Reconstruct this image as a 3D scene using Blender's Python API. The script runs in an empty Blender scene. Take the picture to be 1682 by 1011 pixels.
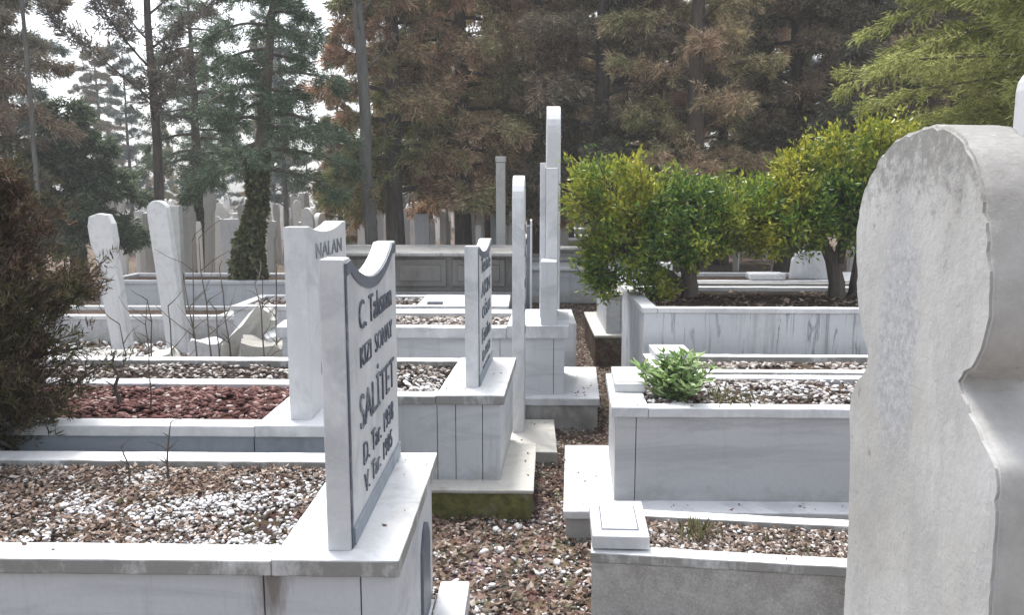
import bpy, bmesh, math, random
import numpy as np
from mathutils import Vector, Matrix, noise as mnoise
R = math.radians
S = bpy.context.scene
COL = S.collection
random.seed(7)

# ------------------------------------------------------------------ camera, sky, sun, exposure
cam = bpy.data.cameras.new('camera')
cam.sensor_width = 36.0
cam.lens = 1350.0 / 1682.0 * 36.0
cam.clip_start = 0.05
cam.clip_end = 2000
co = bpy.data.objects.new('camera', cam)
COL.objects.link(co)
co.location = (0, 0, 1.6)
co.rotation_euler = (R(90 - 8.032), 0, R(1.2185))
S.camera = co

SUN_EL, SUN_AZ = 66, -25        # azimuth from +Y towards +X: the soft sun stands ahead and to the left
w = bpy.data.worlds.new('World')
S.world = w
w.use_nodes = True
nt = w.node_tree
bg = nt.nodes['Background']
sky = nt.nodes.new('ShaderNodeTexSky')
sky.sky_type = 'NISHITA'
sky.sun_disc = False
sky.sun_elevation = R(SUN_EL)
sky.sun_rotation = R(SUN_AZ)
sky.air_density = 1.0
sky.dust_density = 3.0
hsv = nt.nodes.new('ShaderNodeHueSaturation')      # thin white overcast
hsv.inputs['Saturation'].default_value = 0.33
nt.links.new(sky.outputs[0], hsv.inputs['Color'])
nt.links.new(hsv.outputs[0], bg.inputs['Color'])
bg.inputs['Strength'].default_value = 0.15
sl = bpy.data.lights.new('sun', 'SUN')
sl.energy = 2.0
sl.angle = R(14)
sl.color = (1.0, 0.97, 0.93)
so = bpy.data.objects.new('sun', sl)
COL.objects.link(so)
d = Vector((math.sin(R(SUN_AZ)) * math.cos(R(SUN_EL)), math.cos(R(SUN_AZ)) * math.cos(R(SUN_EL)), math.sin(R(SUN_EL))))
so.rotation_euler = (-d).to_track_quat('-Z', 'Y').to_euler()
S.view_settings.view_transform = 'Standard'
S.view_settings.look = 'None'
S.view_settings.gamma = 1.0
S.view_settings.exposure = 1.28

# ------------------------------------------------------------------ materials
def newmat(name):
    m = bpy.data.materials.new(name)
    m.use_nodes = True
    t = m.node_tree
    return m, t, t.nodes['Principled BSDF']

def N(t, typ, **kw):
    n = t.nodes.new(typ)
    for k, v in kw.items():
        if isinstance(v, (int, float, tuple)) and k in n.inputs:
            n.inputs[k].default_value = v
        else:
            setattr(n, k, v)
    return n

def noise(t, vec, scale, detail=5, rough=0.6, stretch=None, dist=0.0):
    if stretch:
        mp = N(t, 'ShaderNodeMapping')
        mp.inputs['Scale'].default_value = stretch
        t.links.new(vec, mp.inputs['Vector'])
        vec = mp.outputs[0]
    n = N(t, 'ShaderNodeTexNoise')
    n.inputs['Scale'].default_value = scale
    n.inputs['Detail'].default_value = detail
    n.inputs['Roughness'].default_value = rough
    n.inputs['Distortion'].default_value = dist
    t.links.new(vec, n.inputs['Vector'])
    return n.outputs['Fac']

def ramp(t, fac, stops):
    r = N(t, 'ShaderNodeValToRGB')
    e = r.color_ramp.elements
    while len(e) > 1:
        e.remove(e[0])
    e[0].position = stops[0][0]
    e[0].color = col4(stops[0][1])
    for p, c in stops[1:]:
        x = e.new(p)
        x.color = col4(c)
    t.links.new(fac, r.inputs['Fac'])
    return r.outputs['Color']

def col4(c):
    if isinstance(c, (int, float)):
        return (c, c, c, 1)
    return (c[0], c[1], c[2], 1)

def mix(t, fac, a, b, mode='MIX'):
    m = N(t, 'ShaderNodeMix', data_type='RGBA', blend_type=mode)
    for sock, v in ((m.inputs[0], fac), (m.inputs[6], a), (m.inputs[7], b)):
        if isinstance(v, bpy.types.NodeSocket):
            t.links.new(v, sock)
        elif isinstance(v, (int, float)):
            sock.default_value = v if sock.type == 'VALUE' else col4(v)
        else:
            sock.default_value = col4(v)
    return m.outputs[2]

def bump(t, b, h, strength=0.3, dist=0.01):
    n = N(t, 'ShaderNodeBump')
    n.inputs['Strength'].default_value = strength
    n.inputs['Distance'].default_value = dist
    t.links.new(h, n.inputs['Height'])
    t.links.new(n.outputs[0], b.inputs['Normal'])

def marble(name, base, vein, grime=0.25, rough=0.45, vscale=2.2, veincut=0.62, streak=0.5,
           grimecol=(0.12, 0.11, 0.085), stretch=(1, 1, 1), bumpy=0.12, speck=0.0, lip=0.0, splash=0.0, stain=None, vw=0.12):
    m, t, b = newmat(name)
    tc = N(t, 'ShaderNodeTexCoord').outputs['Object']
    v = noise(t, tc, vscale, 6, 0.65, stretch, 1.4)
    vm = ramp(t, v, [(veincut - vw, 0), (veincut, 1), (veincut + 0.05, 0.25), (1, 0)])
    c = mix(t, vm, base, vein)
    cl = noise(t, tc, 1.3, 3, 0.5)
    c = mix(t, ramp(t, cl, [(0.35, 0), (0.75, 0.5)]), c, [x * 0.82 for x in base])
    # weather streaks running down and blotches of grime
    st = noise(t, tc, 5.0, 5, 0.7, (1.6, 1.6, 0.14))
    g1 = ramp(t, st, [(0.56, 0), (0.75, streak)])
    bl = noise(t, tc, 3.4, 8, 0.72)
    g2 = ramp(t, bl, [(0.66 - grime * 0.35, 0), (0.9 - grime * 0.3, min(1, grime * 2.2))])
    c = mix(t, g1, c, [x * 0.55 for x in base])
    c = mix(t, g2, c, grimecol)
    if stain:     # a brown run of dirty water below a leaking joint
        mp = N(t, 'ShaderNodeMapping'); mp.inputs['Location'].default_value = (-stain[0] / 0.07, 0, -stain[1] / 0.16); mp.inputs['Scale'].default_value = (1 / 0.07, 0, 1 / 0.16)
        t.links.new(tc, mp.inputs['Vector'])
        ln = N(t, 'ShaderNodeVectorMath', operation='LENGTH'); t.links.new(mp.outputs[0], ln.inputs[0])
        pm = N(t, 'ShaderNodeMath', operation='MULTIPLY_ADD'); t.links.new(noise(t, tc, 9, 7, 0.75, (2.5, 1, 0.6)), pm.inputs[0]); pm.inputs[1].default_value = 0.9
        ph = N(t, 'ShaderNodeMath', operation='MULTIPLY'); t.links.new(ln.outputs['Value'], ph.inputs[0]); ph.inputs[1].default_value = 0.5
        t.links.new(ph.outputs[0], pm.inputs[2])
        c = mix(t, ramp(t, pm.outputs[0], [(0.55, 0.85), (0.95, 0)]), c, (0.13, 0.105, 0.08))
    if lip or splash:
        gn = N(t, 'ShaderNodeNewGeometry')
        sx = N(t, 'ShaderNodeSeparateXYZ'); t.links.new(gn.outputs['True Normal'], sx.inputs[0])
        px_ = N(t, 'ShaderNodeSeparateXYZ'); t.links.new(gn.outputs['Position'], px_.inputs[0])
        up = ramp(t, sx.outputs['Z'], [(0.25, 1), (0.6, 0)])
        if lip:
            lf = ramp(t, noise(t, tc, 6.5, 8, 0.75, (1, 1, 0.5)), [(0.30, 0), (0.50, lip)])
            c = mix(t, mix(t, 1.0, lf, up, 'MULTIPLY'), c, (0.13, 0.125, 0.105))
        if splash:
            ma = N(t, 'ShaderNodeMath', operation='MULTIPLY_ADD')
            t.links.new(px_.outputs['Z'], ma.inputs[0]); ma.inputs[1].default_value = -1.6
            t.links.new(noise(t, tc, 7, 8, 0.75), ma.inputs[2])
            c = mix(t, ramp(t, ma.outputs[0], [(0.14, 0), (0.42, splash)]), c, (0.20, 0.19, 0.14))
    fine = noise(t, tc, 70, 3, 0.6)
    c = mix(t, ramp(t, fine, [(0.35, 0.0), (0.75, 0.14 + speck)]), c, [x * 0.5 for x in base])
    if speck:
        sp = noise(t, tc, 140, 2, 0.5)
        c = mix(t, ramp(t, sp, [(0.55, 0), (0.62, speck)]), c, [x * 0.35 for x in base])
        c = mix(t, ramp(t, sp, [(0.34, speck), (0.42, 0)]), c, [min(1, x * 1.7) for x in base])
    t.links.new(c, b.inputs['Base Color'])
    rr = ramp(t, bl, [(0.3, rough), (0.8, min(1, rough + 0.35))])
    t.links.new(rr, b.inputs['Roughness'])
    b.inputs['Specular IOR Level'].default_value = 0.4
    bump(t, b, fine, bumpy, 0.004)
    return m

M = {}
M['marble'] = marble('white marble', (0.72, 0.73, 0.75), (0.52, 0.54, 0.57), 0.14, 0.42, streak=0.35, lip=0.22)
M['marble_bed'] = marble('white marble kerb with grimy lip', (0.74, 0.745, 0.75), (0.52, 0.53, 0.55), 0.30, 0.5, streak=0.5, grimecol=(0.24, 0.23, 0.20), lip=0.8)
M['marble_panel'] = marble('grey veined marble panel', (0.56, 0.575, 0.60), (0.42, 0.44, 0.47), 0.20, 0.42, vscale=1.6, stretch=(0.5, 1, 2.6), streak=0.8, splash=0.5)
M['panel_stained'] = marble('grey marble panel stained below the kerb joint', (0.56, 0.575, 0.60), (0.42, 0.44, 0.47), 0.2, 0.42, vscale=1.6, stretch=(0.5, 1, 2.6), streak=0.8, splash=0.4, stain=(-0.70, 0.56))
M['panel_warm'] = marble('grey marble panel with soft veins', (0.50, 0.505, 0.515), (0.38, 0.385, 0.40), 0.14, 0.38, vscale=1.3, stretch=(0.35, 1, 2.2), streak=0.3, splash=0.4)
M['streaked'] = marble('marble with dark upright veins', (0.56, 0.575, 0.60), (0.13, 0.15, 0.19), 0.25, 0.5, vscale=6.0, veincut=0.605, streak=1.0, stretch=(2.2, 1, 0.16), vw=0.045)
M['old_stone'] = marble('old weathered grey stone', (0.38, 0.375, 0.36), (0.25, 0.245, 0.235), 0.45, 0.8, streak=0.9, bumpy=0.5)
M['concrete'] = marble('rough cast concrete', (0.36, 0.35, 0.32), (0.28, 0.27, 0.25), 0.35, 0.9, streak=0.6, bumpy=0.8, speck=0.2)
M['pale_concrete'] = marble('pale cement ledge', (0.60, 0.585, 0.54), (0.48, 0.465, 0.42), 0.34, 0.8, streak=0.3, bumpy=0.5, speck=0.1, lip=0.4)
M["granite"] = marble("weathered pale grey concrete", (0.44, 0.432, 0.41), (0.30, 0.295, 0.275), 0.55, 0.85, streak=1.0, bumpy=0.6, speck=0.16)
M['stele_white'] = marble('weathered white stone', (0.72, 0.73, 0.73), (0.52, 0.535, 0.55), 0.34, 0.6, streak=0.8, grimecol=(0.2, 0.2, 0.18))
M['stele_grey'] = marble('dull grey stone', (0.46, 0.46, 0.44), (0.34, 0.34, 0.33), 0.30, 0.75, streak=0.8)
M['far_white'] = marble('pale weathered stone', (0.80, 0.80, 0.79), (0.6, 0.6, 0.59), 0.22, 0.6, streak=0.5, grimecol=(0.3, 0.3, 0.28))
M['dark_stone'] = marble('dark lichen covered stone', (0.20, 0.195, 0.185), (0.12, 0.12, 0.115), 0.5, 0.85, streak=0.9, bumpy=0.6)
M['core'] = marble('dark mortar', (0.13, 0.13, 0.13), (0.08, 0.08, 0.08), 0.3, 0.9)
M['slate'] = marble('dark blue grey slate', (0.15, 0.165, 0.195), (0.10, 0.11, 0.14), 0.2, 0.4)
M['dado_and_shade'] = marble('blue grey stone for foot band and painted wall shade', (0.30, 0.335, 0.38), (0.22, 0.25, 0.29), 0.2, 0.5)
M['ink'] = marble('dark letter paint', (0.10, 0.115, 0.15), (0.30, 0.32, 0.35), 0.3, 0.5, vscale=14)
M['ink_worn'] = marble('worn grey letter paint', (0.20, 0.215, 0.25), (0.36, 0.38, 0.41), 0.3, 0.6)

def mossy(name):
    m, t, b = newmat(name)
    tc = N(t, 'ShaderNodeTexCoord').outputs['Object']
    g = noise(t, tc, 4, 8, 0.7)
    x = N(t, 'ShaderNodeSeparateXYZ')
    t.links.new(tc, x.inputs[0])
    a = N(t, 'ShaderNodeMath', operation='MULTIPLY_ADD')
    t.links.new(x.outputs[0], a.inputs[0])
    a.inputs[1].default_value = -0.55
    t.links.new(g, a.inputs[2])
    moss = ramp(t, noise(t, tc, 24, 6, 0.7), [(0.3, (0.05, 0.055, 0.014)), (0.7, (0.20, 0.19, 0.055))])
    stone = ramp(t, noise(t, tc, 9, 6, 0.7), [(0.3, (0.2, 0.17, 0.12)), (0.7, (0.42, 0.38, 0.29))])
    c = mix(t, ramp(t, a.outputs[0], [(0.42, 0), (0.56, 1)]), stone, moss)
    t.links.new(c, b.inputs['Base Color'])
    b.inputs['Roughness'].default_value = 0.95
    bump(t, b, noise(t, tc, 60, 5, 0.7), 0.8, 0.01)
    return m
M['mossy'] = mossy('mossy stone')

def headstone_concrete(name):
    m, t, b = newmat(name)
    tc = N(t, 'ShaderNodeTexCoord').outputs['Object']
    c = ramp(t, noise(t, tc, 2.6, 7, 0.6), [(0.3, (0.30, 0.295, 0.275)), (0.48, (0.43, 0.43, 0.415)), (0.72, (0.52, 0.53, 0.54))])
    # worn grey patch, long scar and lichen near the rounded head
    sp = N(t, 'ShaderNodeSeparateXYZ')
    t.links.new(tc, sp.inputs[0])
    z = sp.outputs['Z']
    fine = noise(t, tc, 90, 6, 0.75)
    c = mix(t, ramp(t, noise(t, tc, 7, 9, 0.75, (1, 1, 0.45)), [(0.48, 0), (0.58, 0.6), (0.7, 0.15)]), c, (0.33, 0.335, 0.34))
    lich = N(t, 'ShaderNodeMath', operation='MULTIPLY_ADD')
    t.links.new(z, lich.inputs[0])
    lich.inputs[1].default_value = 1.9
    lich.inputs[2].default_value = -2.95
    l2 = N(t, 'ShaderNodeMath', operation='ADD')
    t.links.new(lich.outputs[0], l2.inputs[0])
    t.links.new(noise(t, tc, 38, 8, 0.8), l2.inputs[1])
    c = mix(t, ramp(t, l2.outputs[0], [(0.55, 0), (0.72, 0.8)]), c, (0.17, 0.17, 0.16))
    # rough bare patch in the middle of the broad face, elongated downwards
    mp = N(t, 'ShaderNodeMapping'); mp.inputs['Location'].default_value = (0, -1.335 / 0.10, -1.36 / 0.26); mp.inputs['Scale'].default_value = (0, 1 / 0.10, 1 / 0.26)
    t.links.new(tc, mp.inputs['Vector'])
    ln = N(t, 'ShaderNodeVectorMath', operation='LENGTH'); t.links.new(mp.outputs[0], ln.inputs[0])
    pm = N(t, 'ShaderNodeMath', operation='MULTIPLY_ADD'); t.links.new(noise(t, tc, 16, 8, 0.75), pm.inputs[0]); pm.inputs[1].default_value = 1.1
    t.links.new(ln.outputs['Value'], pm.inputs[2])
    ph = N(t, 'ShaderNodeMath', operation='MULTIPLY'); t.links.new(pm.outputs[0], ph.inputs[0]); ph.inputs[1].default_value = 0.5
    c = mix(t, ramp(t, ph.outputs[0], [(0.55, 0.9), (0.72, 0)]), c, mix(t, ramp(t, noise(t, tc, 60, 6, 0.8), [(0.4, 0), (0.6, 1)]), (0.27, 0.28, 0.295), (0.43, 0.44, 0.455)))
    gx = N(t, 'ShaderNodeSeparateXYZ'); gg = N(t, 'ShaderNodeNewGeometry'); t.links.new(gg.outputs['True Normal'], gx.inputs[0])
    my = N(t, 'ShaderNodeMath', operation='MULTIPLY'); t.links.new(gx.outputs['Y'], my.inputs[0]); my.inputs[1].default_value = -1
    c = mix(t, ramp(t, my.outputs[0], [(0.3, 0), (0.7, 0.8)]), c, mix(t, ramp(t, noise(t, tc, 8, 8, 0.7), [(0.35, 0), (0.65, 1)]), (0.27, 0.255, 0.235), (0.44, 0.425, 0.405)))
    pits = noise(t, tc, 23, 3, 0.5)
    c = mix(t, ramp(t, pits, [(0.70, 0), (0.76, 0.6)]), c, (0.16, 0.15, 0.14))
    c = mix(t, ramp(t, fine, [(0.3, 0.28), (0.62, 0)]), c, (0.32, 0.31, 0.29))
    t.links.new(c, b.inputs['Base Color'])
    b.inputs['Roughness'].default_value = 0.9
    add = N(t, 'ShaderNodeMath', operation='MULTIPLY_ADD')
    t.links.new(pits, add.inputs[0])
    add.inputs[1].default_value = -1.2
    t.links.new(fine, add.inputs[2])
    bump(t, b, add.outputs[0], 0.45, 0.004)
    return m
M['head_concrete'] = headstone_concrete('weathered cast concrete')

def soil(name, c0, c1, c2, sc=14):
    m, t, b = newmat(name)
    tc = N(t, 'ShaderNodeTexCoord').outputs['Object']
    f = noise(t, tc, sc, 9, 0.75)
    v = N(t, 'ShaderNodeTexVoronoi')
    v.inputs['Scale'].default_value = sc * 2.6
    t.links.new(tc, v.inputs['Vector'])
    c = ramp(t, f, [(0.3, c0), (0.5, c1), (0.72, c2)])
    c = mix(t, 0.35, c, mix(t, 1.0, c, v.outputs['Color'], 'MULTIPLY'))
    t.links.new(c, b.inputs['Base Color'])
    b.inputs['Roughness'].default_value = 1.0
    b.inputs['Specular IOR Level'].default_value = 0.1
    bump(t, b, f, 1.0, 0.03)
    return m
M['soil'] = soil('brown soil', (0.05, 0.035, 0.027), (0.12, 0.085, 0.065), (0.24, 0.19, 0.15))
M['dark_soil'] = soil('dark damp soil', (0.02, 0.015, 0.011), (0.05, 0.037, 0.028), (0.12, 0.09, 0.07))
M['red_soil'] = soil('red brown soil', (0.055, 0.022, 0.018), (0.13, 0.058, 0.05), (0.24, 0.13, 0.11))
M['litter_soil'] = soil('soil under leaf litter', (0.07, 0.055, 0.045), (0.16, 0.12, 0.095), (0.34, 0.29, 0.24), 6)

def island(name, stops, rough=0.9, transl=0.0, noise_mix=None, nscale=1.0, spec=0.25, gain=1.0):
    stops = [(p, tuple(min(0.9, x * gain) for x in c)) for p, c in stops]
    if noise_mix: noise_mix = [(p, tuple(min(0.9, x * gain) for x in c)) for p, c in noise_mix]
    m, t, b = newmat(name)
    g = N(t, 'ShaderNodeNewGeometry')
    c = ramp(t, g.outputs['Random Per Island'], stops)
    if noise_mix:
        tc = N(t, 'ShaderNodeTexCoord').outputs['Object']
        f = noise(t, tc, nscale, 4, 0.6)
        c2 = ramp(t, g.outputs['Random Per Island'], noise_mix)
        c = mix(t, ramp(t, f, [(0.42, 0), (0.58, 1)]), c, c2)
    t.links.new(c, b.inputs['Base Color'])
    b.inputs['Roughness'].default_value = rough
    b.inputs['Specular IOR Level'].default_value = spec
    if transl:
        tr = N(t, 'ShaderNodeBsdfTranslucent')
        t.links.new(c, tr.inputs['Color'])
        ms = N(t, 'ShaderNodeMixShader')
        ms.inputs[0].default_value = transl
        out = t.nodes['Material Output']
        t.links.new(b.outputs[0], ms.inputs[1])
        t.links.new(tr.outputs[0], ms.inputs[2])
        t.links.new(ms.outputs[0], out.inputs['Surface'])
    return m
M['chips'] = island('marble chips', [(0, (0.12, 0.105, 0.095)), (0.3, (0.42, 0.41, 0.405)), (1, (0.80, 0.80, 0.82))])
M['mixed'] = island('mixed brown and pale pebbles', [(0, (0.04, 0.032, 0.028)), (0.35, (0.13, 0.10, 0.085)), (0.65, (0.29, 0.25, 0.225)), (1, (0.62, 0.60, 0.58))])
M['lava'] = island('red brown volcanic gravel', [(0, (0.035, 0.015, 0.013)), (0.6, (0.12, 0.052, 0.046)), (0.9, (0.24, 0.14, 0.125)), (1, (0.5, 0.42, 0.4))])
M['litter'] = island('fallen leaves', [(0, (0.05, 0.036, 0.028)), (0.5, (0.15, 0.10, 0.075)), (0.8, (0.27, 0.20, 0.16)), (1, (0.45, 0.39, 0.34))], 0.8, 0.15)
M['rust'] = island('rusty brown conifer sprays', [(0, (0.095, 0.066, 0.045)), (0.6, (0.225, 0.152, 0.105)), (1, (0.36, 0.26, 0.19))], 0.9, 0.3,
                   [(0, (0.055, 0.058, 0.028)), (0.6, (0.14, 0.14, 0.07)), (1, (0.25, 0.23, 0.13))], 0.8, gain=2.8)
M['olive'] = island('olive conifer sprays', [(0, (0.045, 0.055, 0.025)), (0.6, (0.12, 0.13, 0.06)), (1, (0.21, 0.20, 0.10))], 0.9, 0.3,
                    [(0, (0.09, 0.055, 0.035)), (0.6, (0.20, 0.13, 0.09)), (1, (0.30, 0.21, 0.15))], 0.6, gain=2.5)
M['darkconifer'] = island('dark grey green conifer sprays', [(0, (0.035, 0.035, 0.025)), (0.6, (0.085, 0.085, 0.06)), (1, (0.16, 0.15, 0.11))], 0.9, 0.25,
                          [(0, (0.06, 0.047, 0.033)), (0.6, (0.14, 0.11, 0.08)), (1, (0.24, 0.19, 0.135))], 0.6, gain=2.4)
M['pine'] = island('grey brown pine needles', [(0, (0.06, 0.055, 0.045)), (0.6, (0.15, 0.135, 0.11)), (1, (0.26, 0.23, 0.19))], 0.9, 0.25, gain=1.15)
M['bluepine'] = island('blue grey pine needles', [(0, (0.05, 0.065, 0.06)), (0.6, (0.13, 0.155, 0.145)), (1, (0.25, 0.28, 0.26))], 0.9, 0.3, gain=1.5)
M['cedar'] = island('green cedar needles', [(0, (0.045, 0.07, 0.045)), (0.6, (0.12, 0.165, 0.105)), (1, (0.24, 0.31, 0.20))], 0.9, 0.35, gain=1.05)
M['midgreen'] = island('dull green needles', [(0, (0.04, 0.06, 0.035)), (0.6, (0.10, 0.135, 0.08)), (1, (0.2, 0.23, 0.15))], 0.9, 0.3, gain=1.4)
M['bright'] = island('yellow green needles', [(0, (0.13, 0.16, 0.04)), (0.6, (0.36, 0.39, 0.12)), (1, (0.56, 0.57, 0.24))], 0.8, 0.45)
M['citrus'] = island('glossy green leaves', [(0, (0.03, 0.075, 0.018)), (0.55, (0.085, 0.17, 0.03)), (0.85, (0.19, 0.27, 0.035)), (1, (0.22, 0.25, 0.04))], 0.35, 0.35,
                     [(0, (0.12, 0.145, 0.02)), (0.5, (0.27, 0.28, 0.035)), (1, (0.45, 0.41, 0.055))], 1.7, 0.35, gain=1.25)
M['thuja'] = island('dark thuja sprays', [(0, (0.02, 0.025, 0.01)), (0.6, (0.065, 0.07, 0.026)), (1, (0.13, 0.13, 0.05))], 0.9, 0.2,
                    [(0, (0.03, 0.02, 0.012)), (0.7, (0.09, 0.055, 0.035)), (1, (0.22, 0.15, 0.11))], 2.6)
M['ivy'] = island('ivy leaves', [(0, (0.035, 0.045, 0.015)), (0.6, (0.12, 0.135, 0.05)), (1, (0.24, 0.25, 0.12))], 0.5, 0.2)
M['plant'] = island('broad pale green leaves', [(0, (0.08, 0.15, 0.045)), (0.6, (0.22, 0.34, 0.11)), (1, (0.48, 0.58, 0.32))], 0.45, 0.3)
M['drygrass'] = island('dry grass', [(0, (0.12, 0.10, 0.06)), (0.7, (0.26, 0.25, 0.13)), (1, (0.36, 0.38, 0.2))], 0.9, 0.3)

def bark(name, c0, c1, sc=5):
    m, t, b = newmat(name)
    tc = N(t, 'ShaderNodeTexCoord').outputs['Object']
    f = noise(t, tc, sc, 8, 0.75, (2.2, 2.2, 0.35))
    t.links.new(ramp(t, f, [(0.35, c0), (0.68, c1)]), b.inputs['Base Color'])
    b.inputs['Roughness'].default_value = 0.95
    bump(t, b, f, 1.0, 0.03)
    return m
M['bark'] = bark('dark bark', (0.045, 0.037, 0.03), (0.17, 0.145, 0.125))
M['bark_grey'] = bark('grey bark', (0.08, 0.078, 0.072), (0.22, 0.215, 0.20))
M['bark_brown'] = bark('brown grey bark', (0.06, 0.048, 0.038), (0.20, 0.165, 0.135))

# ------------------------------------------------------------------ helpers
def tag(o, label=None, cat=None, group=None, kind=None):
    if label: o['label'] = label
    if cat: o['category'] = cat
    if group: o['group'] = group
    if kind: o['kind'] = kind
    return o

def empty(name, label, cat, loc=(0, 0, 0), group=None, rz=0):
    o = bpy.data.objects.new(name, None)
    o.empty_display_size = 0.2
    COL.objects.link(o)
    o.location = loc
    o.rotation_euler = (0, 0, rz)
    return tag(o, label, cat, group)

def link(name, me, mat, parent=None):
    if mat and not me.materials:
        me.materials.append(mat)
    o = bpy.data.objects.new(name, me)
    COL.objects.link(o)
    o.parent = parent
    return o

def copy_tree(o, parent=None):
    c = o.copy()
    COL.objects.link(c)
    c.parent = parent
    for ch in [x for x in bpy.data.objects if x.parent == o]:
        copy_tree(ch, c)
    return c

def fromnp(name, V, Fc, mat, parent=None, smooth=False):
    """V (n,3), Fc (m,k) all faces with k corners."""
    me = bpy.data.meshes.new(name)
    V = np.asarray(V, dtype=np.float32)
    Fc = np.asarray(Fc, dtype=np.int32)
    me.vertices.add(len(V))
    me.vertices.foreach_set('co', V.ravel())
    k = Fc.shape[1]
    me.loops.add(Fc.size)
    me.loops.foreach_set('vertex_index', Fc.ravel())
    me.polygons.add(len(Fc))
    me.polygons.foreach_set('loop_start', np.arange(0, Fc.size, k, dtype=np.int32))
    me.update(calc_edges=True)
    me.validate()
    if smooth:
        me.polygons.foreach_set('use_smooth', np.ones(len(Fc), dtype=bool))
    return link(name, me, mat, parent)

class B:
    """collects bevelled boxes / prisms into one mesh; skew = (k, y0): x += k*(y-y0)"""
    def __init__(s, skew=None):
        s.bm = bmesh.new()
        s.skew = skew
    def box(s, x0, x1, y0, y1, z0, z1, bev=0.004, rot=None):
        g = bmesh.new()
        bmesh.ops.create_cube(g, size=1)
        for v in g.verts:
            v.co = Vector(((x0 + x1) / 2 + v.co.x * (x1 - x0), (y0 + y1) / 2 + v.co.y * (y1 - y0), (z0 + z1) / 2 + v.co.z * (z1 - z0)))
        if bev:
            bmesh.ops.bevel(g, geom=g.edges[:], offset=bev, segments=2, affect='EDGES', profile=0.5)
            if bev >= 0.005:
                d3 = (x1 - x0, y1 - y0, z1 - z0)
                for ax in (0, 1):
                    k = min(60, int(d3[ax] / 0.05))
                    for i in range(1, k):
                        pc = [(x0 + x1) / 2, (y0 + y1) / 2, (z0 + z1) / 2]
                        pc[ax] = (x0, y0, z0)[ax] + d3[ax] * i / k
                        no = [0, 0, 0]; no[ax] = 1
                        if i * 0.05 < d3[ax] - 0.02:
                            bmesh.ops.bisect_plane(g, geom=g.verts[:] + g.edges[:] + g.faces[:], plane_co=pc, plane_no=no)
                    if d3[0] * d3[1] > 1.5: break
                for v in g.verts:
                    v.co += mnoise.noise_vector(v.co * 7.0) * 0.0016 + mnoise.noise_vector(v.co * 31.0) * 0.0011
        s.join(g, rot)
        return s
    def prism(s, pts, axis, a, b, bev=0.004, rot=None):
        """pts 2D outline; axis 'x': (y,z) swept x a..b ; 'y': (x,z) ; 'z': (x,y)"""
        g = bmesh.new()
        def P(p, q):
            return {'x': (q, p[0], p[1]), 'y': (p[0], q, p[1]), 'z': (p[0], p[1], q)}[axis]
        v0 = [g.verts.new(P(p, a)) for p in pts]
        v1 = [g.verts.new(P(p, b)) for p in pts]
        f0 = g.faces.new(v0)
        f1 = g.faces.new(list(reversed(v1)))
        n = len(pts)
        for i in range(n):
            j = (i + 1) % n
            g.faces.new((v0[j], v0[i], v1[i], v1[j]))
        bmesh.ops.recalc_face_normals(g, faces=g.faces[:])
        if bev:
            ed = list(f0.edges) + list(f1.edges)
            bmesh.ops.bevel(g, geom=ed, offset=bev, segments=2, affect='EDGES', profile=0.5)
        s.join(g, rot)
        return s
    def tube(s, pts, rad, sides=8, cap=True):
        rings = []
        n = len(pts)
        up = Vector((0.013, 0.02, 1)).normalized()
        for i, p in enumerate(pts):
            p = Vector(p)
            a = Vector(pts[max(i - 1, 0)]); c = Vector(pts[min(i + 1, n - 1)])
            t = (c - a).normalized()
            u = t.cross(up if abs(t.dot(up)) < 0.95 else Vector((1, 0, 0))).normalized()
            v = t.cross(u).normalized()
            r = rad[i] if hasattr(rad, '__len__') else rad
            rings.append([s.bm.verts.new(p + (u * math.cos(2 * math.pi * k / sides) + v * math.sin(2 * math.pi * k / sides)) * r) for k in range(sides)])
        for i in range(n - 1):
            for k in range(sides):
                f = s.bm.faces.new((rings[i][k], rings[i][(k + 1) % sides], rings[i + 1][(k + 1) % sides], rings[i + 1][k]))
                f.smooth = True
        if cap:
            s.bm.faces.new(list(reversed(rings[0])))
            s.bm.faces.new(rings[-1])
        return s
    def join(s, g, rot=None):
        if rot is not None:
            bmesh.ops.transform(g, matrix=rot, verts=g.verts[:])
        me = bpy.data.meshes.new('tmp')
        g.to_mesh(me); g.free()
        s.bm.from_mesh(me)
        bpy.data.meshes.remove(me)
    def build(s, name, mat, parent=None):
        if s.skew:
            k, y0 = s.skew
            for v in s.bm.verts:
                v.co.x += k * (v.co.y - y0)
        me = bpy.data.meshes.new(name)
        s.bm.to_mesh(me); s.bm.free()
        return link(name, me, mat, parent)

def arch_profile(y0, y1, zb, zs, zt, n=16, power=1.0):
    """upright slab: straight sides to zs, rounded head reaching zt"""
    pts = [(y0, zb), (y1, zb)]
    for i in range(n + 1):
        a = math.pi * i / n
        pts.append(((y0 + y1) / 2 + (y1 - y0) / 2 * math.cos(a), zs + (zt - zs) * math.sin(a) ** power))
    return pts

def dip_profile(y0, y1, zb, zt, dip, lip=0.10, n=18):
    """upright slab whose top edge sags between two flat shoulders"""
    pts = [(y0, zb), (y1, zb), (y1, zt)]
    L = (y1 - y0) * lip
    for i in range(n + 1):
        f = i / n
        y = y1 - L - (y1 - y0 - 2 * L) * f
        pts.append((y, zt - dip * math.sin(math.pi * f) ** 0.8))
    pts.append((y0, zt))
    return pts

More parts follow.
